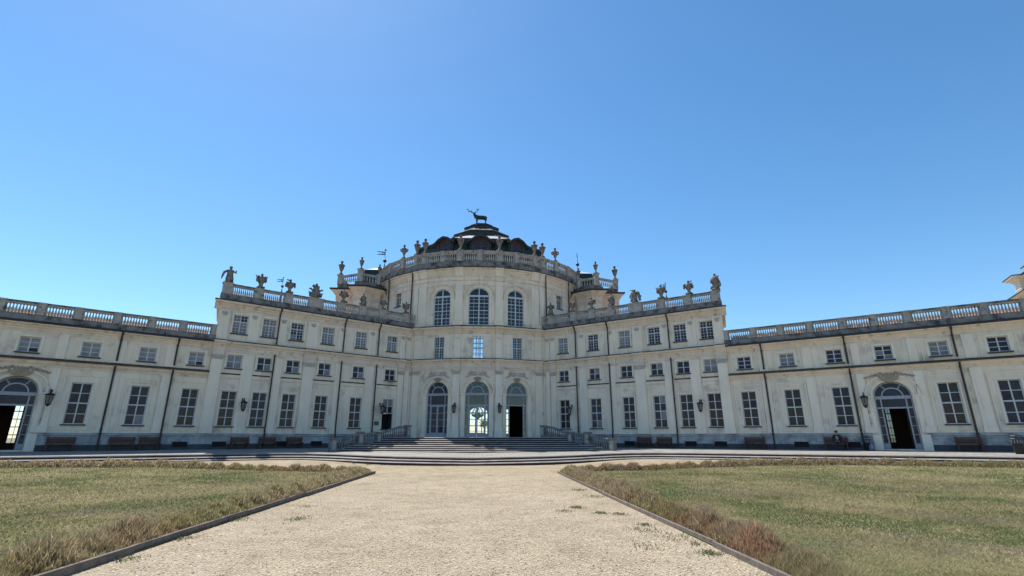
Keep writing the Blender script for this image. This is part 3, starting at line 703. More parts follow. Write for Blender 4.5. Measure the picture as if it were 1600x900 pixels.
def dormer(ang, dist, at=None):
    Mx = Matrix.Translation((math.sin(ang)*dist*1.12, DY-math.cos(ang)*dist, 21.6)) @ Matrix.Rotation(ang, 4, 'Z')
    if at: Mx = Matrix.Translation(at) @ Matrix.Rotation(ang, 4, 'Z')
    g = MB(); hw = .78
    for sx in (-1, 1):
        g.box(*sorted((sx*hw, sx*(hw+.22))), -.05, 2.6, 0, 2.75, 0); g.box(*sorted((sx*(hw+.22), sx*(hw+.48))), .02, 2.4, 0, 2.55, 1)
    # curved pediment hood
    prof = [(-1.75,2.62),(-1.25,2.80),(-.75,3.20),(0,3.46),(.75,3.20),(1.25,2.80),(1.75,2.62)]
    V = []
    for y in (-.35, 2.9):
        V += [(x, y, z) for x, z in prof] + [(x, y, z-.22) for x, z in prof]
    n = 7; F = []
    for i in range(n-1):
        F += [(i,i+1,2*n+i+1,2*n+i), (n+i,n+i+1,3*n+i+1,3*n+i), (i,i+1,n+i+1,n+i), (2*n+i,2*n+i+1,3*n+i+1,3*n+i)]
    g.add(V, F, 0)
    P = [(-.78,2.0),(.78,2.0)] + [(.78*math.cos(PI*i/8), 2.0+.62*math.sin(PI*i/8)) for i in range(1,8)]
    g.add([(-1.25,.08,2.5),(-.78,.08,2.0),(-.5,.08,2.45),(0,.08,2.62),(.5,.08,2.45),(.78,.08,2.0),(1.25,.08,2.5),(.75,.08,3.05),(0,.08,3.25),(-.75,.08,3.05)], [(0,1,2,3,8,9),(3,4,5,6,7,8)], 2)
    o = g.build('dormer', [M_['slate'], M_['copper'], M_['rust']], dome); o.matrix_local = Mx
    w = MB(); w.box(-.78,-.70,0,.06,0,2.0); w.box(.70,.78,0,.06,0,2.0); w.box(-.05,.05,-.01,.06,0,2.55); w.box(-.78,.78,.003,.055,1.95,2.05)
    for z in (.65,1.3): w.box(-.70,.70,.01,.05,z-.02,z+.02)
    w.add([(-.78,.09,0),(.78,.09,0)] + [(x, .09, z) for x, z in P[1:]] + [(-.78,.09,2.0)], [tuple(range(2+len(P)-1+1))], 1)
    q = w.build('window', [M_['sill'], glass_mat('dormer_glass', (.03,.03,.05))], o)
for k in (-2, 0, 2): dormer(R(45*k) if k else 0.0, 7.75)
for k in (-1, 1): dormer(R(32*k), 0, (4.45*k, 57.0, 21.75))
# lightning conductors, small
# ---- flanking pavilions
for sg in (-1, 1):
    before = set(bpy.data.objects)
    pts = [(-17.3,68.3),(-17.3,59.45),(-14.9,59.45),(-14.9,58.05),(-13.7,58.05),(-12.2,59.35),(-12.1,60.1),(-11.2,59.35)]
    P = [Vector((u*(1 if sg < 0 else -1), y, 0)) for u, y in pts]
    ctr = Vector((P[0].x*.8, 66, 0))
    def ring(mb, off, z0, z1, mi, thick=None):
        n = len(P); offs = []
        for i, p in enumerate(P):
            e0 = (P[i]-P[i-1]) if i else (P[1]-P[0]); e1 = (P[i+1]-P[i]) if i < n-1 else (P[i]-P[i-1])
            def nrm(e): q = Vector((e.y, -e.x, 0)).normalized(); return -q if sg < 0 else q
            n0, n1 = nrm(e0), nrm(e1)
            m = (n0+n1).normalized(); offs.append(m/max(.5, m.dot(n0)))
        sgn = 1
        q0 = offs[1]
        if (P[1]+q0 - ctr).length < (P[1]-q0 - ctr).length: sgn = -1
        V = []
        for p, o in zip(P, offs):
            for (oo, z) in ((off[0],z0),(off[1],z1)): q = p + o*sgn*oo; V.append((q.x, q.y, z))
        mb.add(V, [(2*i, 2*i+2, 2*i+3, 2*i+1) for i in range(n-1)], mi)
        return [Vector((p + o*sgn*off[1])) for p, o in zip(P, offs)]
    mb = MB(); ring(mb, (0,0), 12.3, 19.0, 0); mb.build('pavilion_wall', M_['plaster'], palace)
    mb = MB()
    ring(mb, (.0,.04), 17.3, 17.35, 0); ring(mb, (.04,.04), 17.35, 17.5, 0); ring(mb, (.04,.10), 17.5, 17.6, 0); ring(mb, (.10,.14), 18.0, 18.2, 0); ring(mb, (.10,.10), 17.6, 18.0, 0)
    ring(mb, (.14,.62), 18.2, 18.85, 0); ring(mb, (.62,.74), 18.85, 18.9, 1); ring(mb, (.74,.76), 18.9, 19.05, 1); ring(mb, (.76,-.2), 19.05, 19.12, 1)
    mb.build('cornice', [M_['mould'], M_['flash']], palace)
    mb = MB()
    for (u, y) in ((-16.95,59.45),(-14.3,58.05)):
        x = u*(1 if sg < 0 else -1); mb.box(x-.32, x+.32, y-.08, y+.2, 12.6, 17.3)
    mb.build('pilaster', M_['pilaster'], palace)
    mb = MB(); x = -15.9*(1 if sg < 0 else -1); mb.box(x-.5, x+.5, 59.41, 59.47, 14.9, 15.85); mb.build('window', GL[1], palace)
    # parapet
    mb = MB(); q1 = ring(mb, (.05,.05), 19.1, 19.72, 0); ring(mb, (.05,-.25), 19.72, 19.73, 0); mb.build('parapet_base', M_['band'], palace)
    def bay(p, q):
        b = MB(); d = (q-p); L = d.length; d.normalize(); ang = math.atan2(d.y, d.x)
        Mx = Matrix.Translation(p) @ Matrix.Rotation(ang, 4, 'Z')
        b.box(0, L, -.13, .13, 20.5, 20.74, 0, Mx)
        n = max(2, int(L/.3)); bb = [(.075,0),(.075,.07),(.05,.10),(.095,.24),(.10,.32),(.055,.52),(.042,.6),(.06,.64),(.075,.72),(.075,.77)]
        for k in range(n): b.lathe(bb, p + d*(L*(k+.5)/n) + Vector((0,0,19.73)), 7)
        b.build('balustrade', M_['stone'], palace)
    sx = 1 if sg < 0 else -1
    nw = [(-17.15,66.5,.5,0),(-17.1,59.5,.55,0),(-14.35,58.15,.6,.35),(-12.4,59.3,.45,0),(-11.6,59.75,.3,0)]
    for (u, y, w, ex) in nw:
        b = MB(); b.box(u*sx-w/2, u*sx+w/2, y-w/2, y+w/2, 19.6, 20.72+ex); b.box(u*sx-w/2-.08, u*sx+w/2+.08, y-w/2-.08, y+w/2+.08, 20.72+ex, 20.86+ex); b.build('pedestal', M_['stone'], palace)
    for (a, c) in zip(nw, nw[1:]): 
        p, q = Vector((a[0]*sx, a[1], 0)), Vector((c[0]*sx, c[1], 0)); dd = (q-p).normalized(); bay(p+dd*(a[2]/2), q-dd*(c[2]/2))
    for o in set(bpy.data.objects) - before:
        o.data.transform(Matrix.Translation((0,0,1.7)) @ Matrix.Scale(.937,4) @ Matrix.Translation((0,0,-1.7)))
    # hipped copper roof with a pale flat top
    b = MB(); x0, x1, y0, y1 = -16.3, -8.5, 60.8, 69.5
    X_ = lambda u: u*sx
    V = [(X_(x0),y0,19.3),(X_(x1),y0,19.3),(X_(x1),y1,19.3),(X_(x0),y1,19.3),(X_(-14.9),62.3,22.6),(X_(-9.0),62.3,22.6),(X_(-9.0),68,22.6),(X_(-14.9),68,22.6),(X_(-13.4),64,23.5),(X_(-10),64,23.5),(X_(-10),66.5,23.5),(X_(-13.4),66.5,23.5)]
    b.add(V, [(0,1,5,4),(1,2,6,5),(2,3,7,6),(3,0,4,7)], 0); b.add(V, [(4,5,9,8),(5,6,10,9),(6,7,11,10),(7,4,8,11),(8,9,10,11)], 1)
    b.build('pavilion_roof', [M_['copper'], M_['lead']], palace)

# ---- the hall behind the doors
def flat(x, z, o=0.0): return Vector((x, 74.0-o, z))
holes = [(-1.35,1.25,1.76,5.9,.9),(3.7,4.4,1.76,5.6,.3),(-1.1,1.1,12.8,16.8,.9),(2.9,4.9,12.8,16.8,.9)]
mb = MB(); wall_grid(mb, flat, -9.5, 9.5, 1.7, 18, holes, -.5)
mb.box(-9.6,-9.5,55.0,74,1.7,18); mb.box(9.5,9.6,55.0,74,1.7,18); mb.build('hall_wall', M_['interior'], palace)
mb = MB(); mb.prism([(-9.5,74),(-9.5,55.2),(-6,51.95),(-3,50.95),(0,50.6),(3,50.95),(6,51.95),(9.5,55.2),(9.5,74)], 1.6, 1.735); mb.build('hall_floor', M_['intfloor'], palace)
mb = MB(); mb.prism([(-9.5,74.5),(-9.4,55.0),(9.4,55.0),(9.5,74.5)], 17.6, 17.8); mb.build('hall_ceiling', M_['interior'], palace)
mb = MB()
for x in (-1.3,-.45,.45,1.3): mb.box(x-.06,x+.06,73.9,74.0,1.76,5.5)
for x in (3.74,4.36): mb.box(x-.06,x+.06,73.9,74.0,1.76,5.5)
for z in (2.6,3.4,4.2,5.1):
    t = .09 if z == 5.1 else .035
    mb.box(-1.3,1.3,73.92,73.98,z-t,z+t); mb.box(3.7,4.4,73.92,73.98,z-t,z+t)
for z in (13.6,14.4,15.2,15.95): mb.box(-1.1,1.1,73.92,73.98,z-.05,z+.05)
for x in (-.55,0,.55): mb.box(x-.045,x+.045,73.9,74.0,12.8,16.8)
mb.build('garden_door', M_['sill'], palace)

# ------------------------------------------------------------------ entrance staircase
stair = empty('staircase', (0,41,0.5)); tag(stair, 'broad stone entrance stair with flared balustrades below the three arched doors', 'staircase')
def wst(Y): return 11.0-(Y-41.0)*.85 if Y < 47 else 5.9
def step(Y, z0, z1, par):
    s = MB(); w = wst(Y); pl = [(-w,Y-41),(w,Y-41),(5.9,6.0),(5.9,10.2),(0,9.25),(-5.9,10.2),(-5.9,6.0)]
    s.prism(pl, z0-.5, z1-.5-.05, 1)
    pl2 = [(-w-.02,Y-41.03),(w+.02,Y-41.03),(5.92,6.0),(5.92,10.2),(0,9.25),(-5.92,10.2),(-5.92,6.0)]
    top2 = [(-w+.04,Y-40.95),(w-.04,Y-40.95)] + pl2[2:]
    n = len(pl2); V = [(x,y,z1-.5-.055) for x,y in pl2] + [(x,y,z1-.5) for x,y in top2]
    s.add(V, [tuple(range(n))[::-1], tuple(range(n,2*n))] + [(i,(i+1)%n,n+(i+1)%n,n+i) for i in range(n)], 0)
    s.build('step', [M_['tread'], M_['riser']], par)
z = .30; Ys = [41.0,41.38,41.76,42.14,43.6,43.98,44.36,44.74]; Zs = [.715,.853,.99,1.128,1.28,1.433,1.586,1.738]
for Y, zz in zip(Ys, Zs): step(Y, z, zz, stair); z = zz
for sg in (-1, 1):
    p0, p1 = Vector((11.05*sg, 0.0, 0)), Vector((5.95*sg, 6.0, 0)); dv = (p1-p0); LL = dv.length
    def pt(t, z): q = p0 + dv*t; return Vector((q.x, q.y, z-.5))
    ang = math.atan2(dv.y, dv.x)
    def basez(t):
        K = [(0,.62),(.07,.66),(.33,1.13),(.56,1.13),(.86,1.74),(1,1.74)]
        for (a, za), (b, zb) in zip(K, K[1:]):
            if t <= b: return za + (zb-za)*(t-a)/(b-a)
        return 1.74
    b = MB(); T = [0,.07,.15,.24,.33,.45,.56,.66,.76,.86,1]
    def strip(zlo, zhi, wd, mi=0):
        nrm = Vector((-dv.y, dv.x, 0)).normalized()*wd; V = []
        for t in T:
            for (zz, s_) in ((zlo,-1),(zlo,1),(zhi,1),(zhi,-1)): V.append(pt(t, (basez(t)+zz) if zz > -1 else .3) + nrm*s_)
        F = [(0,1,2,3), tuple(range(4*len(T)-4, 4*len(T)))]
        for i in range(len(T)-1):
            for k in range(4): F.append((4*i+k, 4*i+4+k, 4*i+4+(k+1)%4, 4*i+(k+1)%4))
        b.add(V, F, mi)
    strip(-2, .16, .17, 1); strip(.82, .96, .16, 0)
    n = 30; bb = [(.06,0),(.06,.05),(.04,.08),(.075,.2),(.08,.27),(.045,.44),(.035,.5),(.06,.6),(.06,.66)]
    for k in range(n):
        t = .05 + .90*(k+.5)/n
        if any(abs(t-q) < .035 for q in (.33, .56)): continue
        b.lathe(bb, pt(t, basez(t)+.16), 7)
    bal = b.build('balustrade', [M_['stairstone'], M_['band']], stair)
    for t, w in ((.02,.46),(.33,.46),(.56,.40),(.97,.44)):
        q = MB(); Mx = Matrix.Translation(pt(t, basez(t))) @ Matrix.Rotation(ang, 4, 'Z')
        q.box(-w/2, w/2, -.2, .2, -.3, .93, 0, Mx); q.box(-w/2-.05, w/2+.05, -.25, .25, .93, 1.05, 0, Mx); q.box(-w/2+.06, w/2-.06, -.215, .215, .18, .85, 1, Mx)
        q.build('newel', [M_['stairstone'], M_['stone']], bal)

# ------------------------------------------------------------------ roof statuary
def statue_mesh(kind):
    g = MB(); r = random.Random(kind)
    g.box(-.30,.30,-.26,.26,0,.16)
    def B(x, z, rx, rz, y=0, ry=None): g.ball((x,y,z),(rx, ry or rx*.8, rz),8,6)
    if kind == 'cloak':                     # draped figure, cloak held out to the left
        g.lathe([(.30,.14),(.34,.3),(.27,.6),(.24,.8),(.30,1.0),(.26,1.12),(.09,1.18)],(0,0,0),8,sy=.75); B(0,1.28,.10,.13)
        g.tube([(-.22,0,1.05),(-.46,.02,.85),(-.55,.04,.5),(-.60,.02,.22)],[.09,.11,.08,.03],6); g.tube([(.24,0,1.05),(.42,-.1,.9),(.38,-.2,1.12)],[.08,.07,.05],6); g.tube([(-.1,0,1.36),(.1,0,1.36)],[.12,.12],8)
    elif kind == 'cuirass':                 # trophy: breastplate on a stump, helmet above, shields at the sides
        g.lathe([(.20,.14),(.14,.4),(.22,.55),(.36,.85),(.38,1.0),(.2,1.12),(.08,1.16)],(0,0,0),8,sy=.75); B(0,1.27,.12,.13)
        for s in (-1,1): B(s*.34,.82,.12,.26,.02); g.tube([(s*.1,.05,.3),(s*.5,.05,1.22)],[.03,.04],5); B(s*.28,1.1,.12,.09)
    elif kind == 'plume':                   # trophy on a stem: round cuirass, helmet with a horn, banner folded at one side
        g.lathe([(.20,.14),(.13,.42),(.24,.56),(.36,.78),(.34,.98),(.14,1.10),(.09,1.16)],(0,0,0),9,sy=.75); B(0,1.26,.12,.13)
        g.tube([(.05,0,1.26),(.22,0,1.24),(.30,0,1.34)],[.08,.06,.07],6); B(-.34,.96,.17,.15); B(-.42,.78,.10,.22); B(.34,.74,.13,.20); B(.26,1.02,.12,.10)
    elif kind == 'heap':                    # broad pyramid of arms around a seated torso
        g.lathe([(.62,.12),(.55,.3),(.40,.5),(.30,.85),(.24,1.05),(.1,1.2)],(0,0,0),9,sy=.6); B(.0,1.28,.14,.16); B(-.26,1.12,.14,.16); B(.18,1.06,.15,.17)
        for s in (-1,1): g.tube([(s*.2,0,.6),(s*.55,0,.85),(s*.66,0,.80)],[.1,.09,.06],6); g.tube([(s*.3,0,.4),(s*.7,0,.5)],[.1,.05],6); B(s*.45,.32,.2,.2)
    elif kind == 'beast':                   # crouching eagle-like trophy with a hat-shaped helmet
        g.lathe([(.40,.12),(.34,.4),(.30,.8),(.32,1.0),(.16,1.12)],(-.1,0,0),8,sy=.7); B(-.08,1.2,.16,.12); g.tube([(-.48,0,1.30),(-.1,0,1.26),(.1,0,1.30)],[.03,.09,.04],6)
        g.tube([(.1,.0,1.1),(.34,0,.95),(.42,0,.5),(.5,0,.16)],[.14,.16,.14,.12],7); g.tube([(.4,0,.75),(.62,0,.6),(.5,0,.36)],[.06,.05,.04],6); g.tube([(-.35,0,.9),(-.52,0,.7),(-.42,0,.4)],[.08,.06,.05],6)
    elif kind == 'wild':                    # ragged trophy, arms bristling on every side
        g.lathe([(.36,.12),(.24,.45),(.28,.7),(.36,.95),(.26,1.15),(.12,1.28)],(0,0,0),8,sy=.75); B(0,1.38,.11,.14)
        for k in range(9): a = r.uniform(0,2*PI); z = r.uniform(.35,1.2); g.tube([(0,0,z),(math.cos(a)*.42, math.sin(a)*.25, z+r.uniform(-.1,.2))],[.12,.07],5)
        B(.3,.45,.16,.2); B(-.32,.25,.16,.16)
    elif kind == 'robe':                    # standing robed figure with folded arms
        g.lathe([(.26,.14),(.28,.3),(.20,.62),(.19,.80),(.25,1.0),(.22,1.12),(.07,1.18)],(0,0,0),8,sy=.7); B(0,1.28,.10,.13)
        for s in (-1,1): g.tube([(s*.2,0,1.06),(s*.36,-.06,.86),(s*.12,-.22,.82)],[.08,.075,.05],6)
        B(.26,.9,.14,.2,.08)
    else:                                   # 'bunch': globe-like trophy on thin stem
        g.lathe([(.22,.14),(.10,.36),(.16,.5),(.36,.72),(.42,.92),(.32,1.1),(.1,1.22)],(0,0,0),9,sy=.75); B(-.22,1.12,.15,.13); B(.2,1.14,.15,.14); B(0,1.24,.1,.1)
        for s in (-1,1): B(s*.4,.78,.12,.15)
    g.v = [(x + .03*mnoise.noise(Vector((x*6,y*6,z*6+len(kind)))), y + .03*mnoise.noise(Vector((x*6+9,y*6,z*6))), z) for x, y, z in g.v]
    return g.mesh('statue_'+kind, [M_['statue']], True)
SK = {k: statue_mesh(k) for k in ('cloak','cuirass','plume','heap','beast','wild','robe','bunch')}
SG = 'stone statues along the roof balustrade'
for f, L in ((WL, ((14.72,'cloak',1,'weathered statue with hanging cloak on the far left corner pedestal of the roof'),
                   (12.24,'cuirass',1,'stone trophy of arms second from the left corner of the left roof balustrade'),
                   (9.83,'plume',-1,'stone trophy with curling plume beside the left weather vane with the square flag'),
                   (7.48,'heap',1,'broad pyramid of stone arms on the wide double pedestal of the left balustrade'),
                   (4.80,'bunch',1,'round stone trophy before the outer corner of the left rooftop pavilion'),
                   (2.80,'wild',.9,'slim stone trophy before the curved bay of the left rooftop pavilion'),
                   (.66,'bunch',.9,'dark stone trophy where the left pavilion meets the round drum'),
                   (-1.95,'cuirass',-.95,'dark stone trophy beside the downpipe left of the drum windows'))),
             (WR, ((14.85,'wild',1.05,'ragged stone trophy on the far right corner pedestal of the roof'),
                   (12.52,'plume',1,'stone trophy with raised banner second from the right corner of the roof'),
                   (9.95,'cuirass',1,'stone trophy half hidden behind the flag of the right weather vane'),
                   (7.40,'beast',1,'stone beast with flat hat on the wide double pedestal of the right balustrade'),
                   (4.95,'wild',.9,'ragged stone trophy before the outer bay of the right rooftop pavilion'),
                   (2.80,'plume',-.95,'pale stone trophy before the curved bay of the right rooftop pavilion'),
                   (.63,'bunch',-.9,'stone trophy where the right pavilion meets the round drum'),
                   (-1.96,'robe',1.05,'standing robed stone figure beside the downpipe right of the drum windows')))):
    for (s, k, scx, lab) in L:
        zt = 14.16 + (.05 if s > 14 else .03 if 7 < s < 8 else 0)
        o = link('statue', SK[k]); o.matrix_world = place(f, s, zt, -.01) @ Matrix.Diagonal((.98*scx, .98*abs(scx), .98*abs(scx), 1))
        tag(o, lab, 'statue', SG)
# urns
def urn_mesh(h, fat=1.0, handles=False):
    g = MB(); prof = [(.26,0),(.26,.08),(.16,.11),(.10,.18),(.09,.24),(.20,.40),(.27,.56),(.30,.64),(.36,.68),(.30,.72),(.14,.76),(.10,.80),(.09,.86),(.14,.88),(.15,.93),(.10,.985),(.03,1.0)]
    g.lathe([(r*h*.62*fat, z*h) for r, z in prof], (0,0,0), 12)
    if handles:
        for s in (-1,1): g.tube([(s*.12*h,0,.50*h),(s*.22*h,0,.55*h),(s*.23*h,0,.66*h),(s*.13*h,0,.70*h)], .045*h, 6)
    return g.mesh('urn', [M_['statue']], True)
URN = urn_mesh(1.85, 1.0); URN_H = urn_mesh(1.75, .9, True); URN_S = urn_mesh(1.5, .9)
UG = 'stone urns on the upper balustrades'
def urn(me, p, lab, k=1.0):
    o = link('urn', me); o.location = p; o.scale = (k,k,k); tag(o, lab, 'urn', UG)
for (u, me, lab) in ((-8.55, URN_H, 'broad stone urn alone on the left shoulder of the drum balustrade'), (-6.95, URN, 'stone urn left of the pair beside the left dormer'), (-6.0, URN, 'stone urn right of the pair beside the left dormer'),
                     (-2.08, URN, 'stone urn just left of the central dormer'), (2.08, URN, 'stone urn just right of the central dormer'), (6.0, URN, 'stone urn left of the pair beside the right dormer'),
                     (6.95, URN, 'stone urn right of the pair beside the right dormer'), (8.55, URN_H, 'broad stone urn alone on the right shoulder of the drum balustrade')):
    urn(me, DR(cs(u,13.2), 20.95, .03), lab, .98)
for sx, sd in ((1,'left'), (-1,'right')):
    def K(x, y, z): return (x*.937, y*.937, 1.7+(z-1.7)*.937)
    urn(URN, K(-17.1*sx, 59.5, 20.86), f'stone urn on the outer corner of the {sd} rooftop pavilion', .95)
    urn(URN_S, K(-14.35*sx, 58.15, 21.21), f'stone urn on the tall newel of the {sd} rooftop pavilion', 1.0)
    urn(URN_S, K(-12.4*sx, 59.3, 20.86), f'stone urn before the copper hipped roof of the {sd} pavilion', .9)
    urn(URN_S, K(-17.15*sx, 66.5, 20.86), f'stone urn seen behind the outer balustrade of the {sd} pavilion', .8)
# weather vanes
def vane(p, lab, k=1.0, rz=0.0, edge=False):
    t = empty('weather_vane', p, rz); tag(t, lab, 'weather vane', 'iron weather vanes on the roofs'); t.scale = (k,k,k)
    g = MB(); g.tube([(0,0,-1.9),(0,0,.1)], .09, 6); g.lathe([(.22,0),(.24,.12),(.10,.22),(.06,.30),(.14,.40),(.05,.50),(.05,.60),(.09,.64),(.04,.70),(.03,.78),(.03,1.0)], (0,0,0), 8); g.build('base', M_['bronze'], t)
    g = MB(); g.ball((0,0,1.12), .21, 10, 8); g.build('ball', M_['bronze'], t, True)
    g = MB(); g.tube([(0,0,1.2),(0,0,2.45)], [.035,.022], 6); g.build('pole', M_['iron'], t)
    g = MB()
    g.box(-.78,-.10,-.015,.015,1.86,1.96); g.box(-.78,-.10,-.015,.015,2.16,2.26); g.box(-.34,-.24,-.016,.016,1.90,2.22); g.box(-.12,-.03,-.016,.016,1.84,2.28)
    g.add([(-.78,0,1.86),(-1.0,0,1.88),(-.80,0,1.96)], [(0,1,2)]); g.add([(-.78,0,2.26),(-1.0,0,2.24),(-.80,0,2.16)], [(0,1,2)])
    g.build('flag', M_['iron'], t)
    g = MB(); g.add([(-.17,0,2.42),(.17,0,2.42),(0,0,2.66),(0,.02,2.44)], [(0,1,2),(0,3,2),(1,3,2)]); g.build('arrow', M_['iron'], t)
vane((-18.4, 46.0, 14.62), 'black iron weather vane with a square flag behind the left balustrade statues', .62, R(-5))
vane((18.3, 46.0, 14.70), 'black iron weather vane with a square flag behind the right balustrade statues', .62, R(8))
vane((-12.55, 62.4, 22.6), 'tall weather vane with ball and flag on the left copper hipped roof', 1.12, R(10))
vane((12.9, 62.4, 22.6), 'tall weather vane with ball on the right copper hipped roof, flag seen edge on', 1.12, R(75))

# the stag
SV = [(.62,0,.84),(.30,0,.84),(-.10,0,.82),(-.50,0,.86),(-.68,0,.98),(-.80,-.02,1.18),(-.86,-.05,1.38),(-.92,-.20,1.34),(-.95,-.32,1.27),
      (.56,.13,.70),(.64,.14,.44),(.56,.14,.24),(.57,.14,.02), (.60,-.13,.70),(.70,-.14,.44),(.62,-.14,.24),(.62,-.14,.02),
      (-.50,.13,.68),(-.52,.13,.36),(-.52,.13,.02), (-.44,-.13,.68),(-.44,-.13,.36),(-.45,-.13,.02), (.72,0,.92),(.82,0,.84)]
SE = [(0,1),(1,2),(2,3),(3,4),(4,5),(5,6),(6,7),(7,8),(0,9),(9,10),(10,11),(11,12),(0,13),(13,14),(14,15),(15,16),(3,17),(17,18),(18,19),(3,20),(20,21),(21,22),(0,23),(23,24)]
SR = [.25,.26,.25,.26,.22,.15,.12,.10,.06,.15,.075,.05,.05,.15,.075,.05,.05,.13,.065,.05,.13,.065,.05,.06,.03]
def antler(g, P, R0):
    for pts, rr in P: g.tube(pts, [R0*q for q in rr], 6)
stag = empty('stag_statue', (-.12, DY-1.12, 29.56)); stag.scale = (1.08,1.08,1.03); tag(stag, 'dark bronze stag with wide antlers standing on top of the dome', 'statue')
o = link('body', skin_mesh('stag_body', SV, SE, [q*1.2 for q in SR], [M_['bronze']], 2), stag)
for P in ([([(-.93,-.05,1.46),(-1.20,-.08,1.56),(-1.48,-.10,1.64),(-1.68,-.12,1.98)], (1,.9,.75,.3)), ([(-1.48,-.1,1.64),(-1.62,-.2,1.50)], (.7,.3)), ([(-1.58,-.11,1.80),(-1.82,-.12,1.98)], (.6,.3)), ([(-1.2,-.08,1.56),(-1.22,-.2,1.78)], (.7,.3))],
          [([(-.76,-.02,1.46),(-.60,.02,1.64),(-.46,.06,1.82),(-.30,.10,2.16)], (1,.9,.75,.3)), ([(-.46,.06,1.82),(-.54,.0,2.20)], (.7,.3)), ([(-.60,.02,1.64),(-.44,-.1,1.70)], (.7,.3)), ([(-.38,.08,1.98),(-.20,.08,2.02)], (.6,.3))]):
    g = MB(); antler(g, P, .07); g.build('antler', M_['bronze'], stag)

# ------------------------------------------------------------------ things on and before the facade
def lantern_meshes():
    a = MB(); a.tube([(0,0,.0),(0,-.18,.06),(0,-.42,.04),(0,-.52,-.02)], .022, 6); a.box(-.05,.05,-.02,.012,-.12,.12)
    b = MB(); b.lathe([(.04,-.04),(.06,-.10),(.26,-.19),(.28,-.21),(.20,-.24),(.20,-.26)], (0,-.52,0), 6); b.lathe([(.12,-.72),(.14,-.76),(.07,-.82),(.03,-.87)], (0,-.52,0), 6)
    for k in range(6):
        t = 2*PI*(k+.5)/6; b.tube([(.20*math.cos(t), -.52+.20*math.sin(t), -.25),(.125*math.cos(t), -.52+.125*math.sin(t), -.74)], .014, 4)
    b.lathe([(.02,.10),(.045,.05),(.02,.0),(.035,-.05)], (0,-.52,0), 6)
    c = MB(); c.lathe([(.185,-.26),(.115,-.72)], (0,-.52,0), 6)
    return a.mesh('lantern_bracket',[M_['iron']]), b.mesh('lantern_cage',[M_['iron']]), c.mesh('lantern_glass',[mat('lantern_glass',(.20,.19,.17),(.13,.13,.12),5,.25)])
LM = lantern_meshes()
def lantern(Mx, lab):
    t = empty('wall_lantern'); t.matrix_world = Mx; tag(t, lab, 'lantern', 'black iron lanterns on the facade')
    for n, me in zip(('bracket','cage','glass'), LM): link(n, me, t)
lantern(place(WL, 24.0, 4.66, .12) @ Matrix.Scale(1.15,4), 'black iron lantern beside the arched door of the left wing')
lantern(place(WL, 12.33, 4.66, .105) @ Matrix.Scale(1.1,4), 'black lantern on the pilaster between the two outermost tall windows of the left block')
lantern(place(WL, .22, 4.80, .06) @ Matrix.Scale(1.1,4), 'black lantern beside the open dark doorway left of the stair')
lantern(place(CF, -cs(2.11), 4.86, .19) @ Matrix.Scale(1.05,4), 'black lantern on the pilaster left of the central hall door')
lantern(place(CF, cs(2.11), 4.86, .19) @ Matrix.Scale(1.05,4), 'black lantern on the pilaster right of the central hall door')
lantern(place(WR, .22, 4.70, .06) @ Matrix.Scale(1.1,4), 'black lantern by the first tall window right of the stair')
lantern(place(WR, 12.60, 4.70, .105) @ Matrix.Scale(1.1,4), 'black lantern on the pilaster between the two outermost tall windows of the right block')
lantern(place(WR, 24.05, 4.74, .06) @ Matrix.Scale(1.15,4), 'black iron lantern beside the arched door of the right wing')
# wall sign
g = MB(); g.box(-.22,.22,-.03,0,-.17,.17); g.box(-.19,.19,-.034,-.029,-.14,.14,1)
o = g.build('wall_sign', [M_['iron'], mat('sign_face',(.16,.13,.14),(.11,.09,.10),8,.5)]); o.matrix_world = place(WL, .45, 3.02, .06); tag(o, 'small dark sign on the wall beside the open doorway', 'sign')
# benches
def bench_meshes(w):
    se = MB()
    for k in range(4): se.box(-w/2, w/2, -.46+.115*k, -.36+.115*k, .42, .46)
    ba = MB()
    for k in range(4): ba.box(-w/2, w/2, -.02+.03*k*.3, .02+.03*k*.3, .50+.095*k, .58+.095*k)
    le = []
    for s in (-1, 1):
        l = MB(); x = s*(w/2-.09); l.box(x-.04,x+.04,-.44,-.37,0,.42); l.box(x-.04,x+.04,-.05,.02,0,.50); l.box(x-.04,x+.04,.022,.062,.02,.90); l.box(x-.035,x+.035,-.37,-.05,.34,.41)
        le.append(l.mesh('bench_leg',[M_['bench']]))
    return se.mesh('bench_seat',[M_['bench']]), ba.mesh('bench_back',[M_['bench']]), le
BM = {w: bench_meshes(w) for w in (1.2, 1.35, 1.5)}
def tz(x, y):
    q = min((Vector((x,y,0)) - Vector((9.0*s,50,0))).dot(Vector((-SA*s,-CA,0))) for s in (-1,1))
    return .85 - .022*max(q, -.5)
def bench(f, s, w, lab, q=.34):
    p = f(s, 0, q); t = empty('bench'); t.matrix_world = Matrix.Translation((p.x, p.y, tz(p.x,p.y)+.02)) @ Matrix.Rotation(f.rot, 4, 'Z'); tag(t, lab, 'bench', 'brown wooden benches against the palace wall')
    se, ba, le = BM[w]
    link('seat', se, t); link('backrest', ba, t)
    for l in le: link('leg', l, t)
bench(WL, 22.9, 1.5, 'brown bench right of the arched door of the left wing')
bench(WL, 19.65, 1.5, 'brown bench below the second tall window right of the left wing door')
bench(WL, 18.1, 1.2, 'brown bench beside the downpipe of the left wing, near another bench')
bench(WL, 12.15, 1.35, 'brown bench below the lantern on the left block')
bench(WL, 10.1, 1.35, 'brown bench behind the downpipe of the left block, middle of three')
bench(WL, 7.95, 1.35, 'brown bench of the left block nearest the entrance stair')
bench(WR, 7.4, 1.35, 'brown bench of the right block nearest the entrance stair')
bench(WR, 9.2, 1.35, 'brown bench just left of the outer downpipe of the right block')
bench(WR, 16.4, 1.5, 'brown bench below the first tall window of the right wing')
bench(WR, 21.85, 1.5, 'brown bench with the seated person on it')
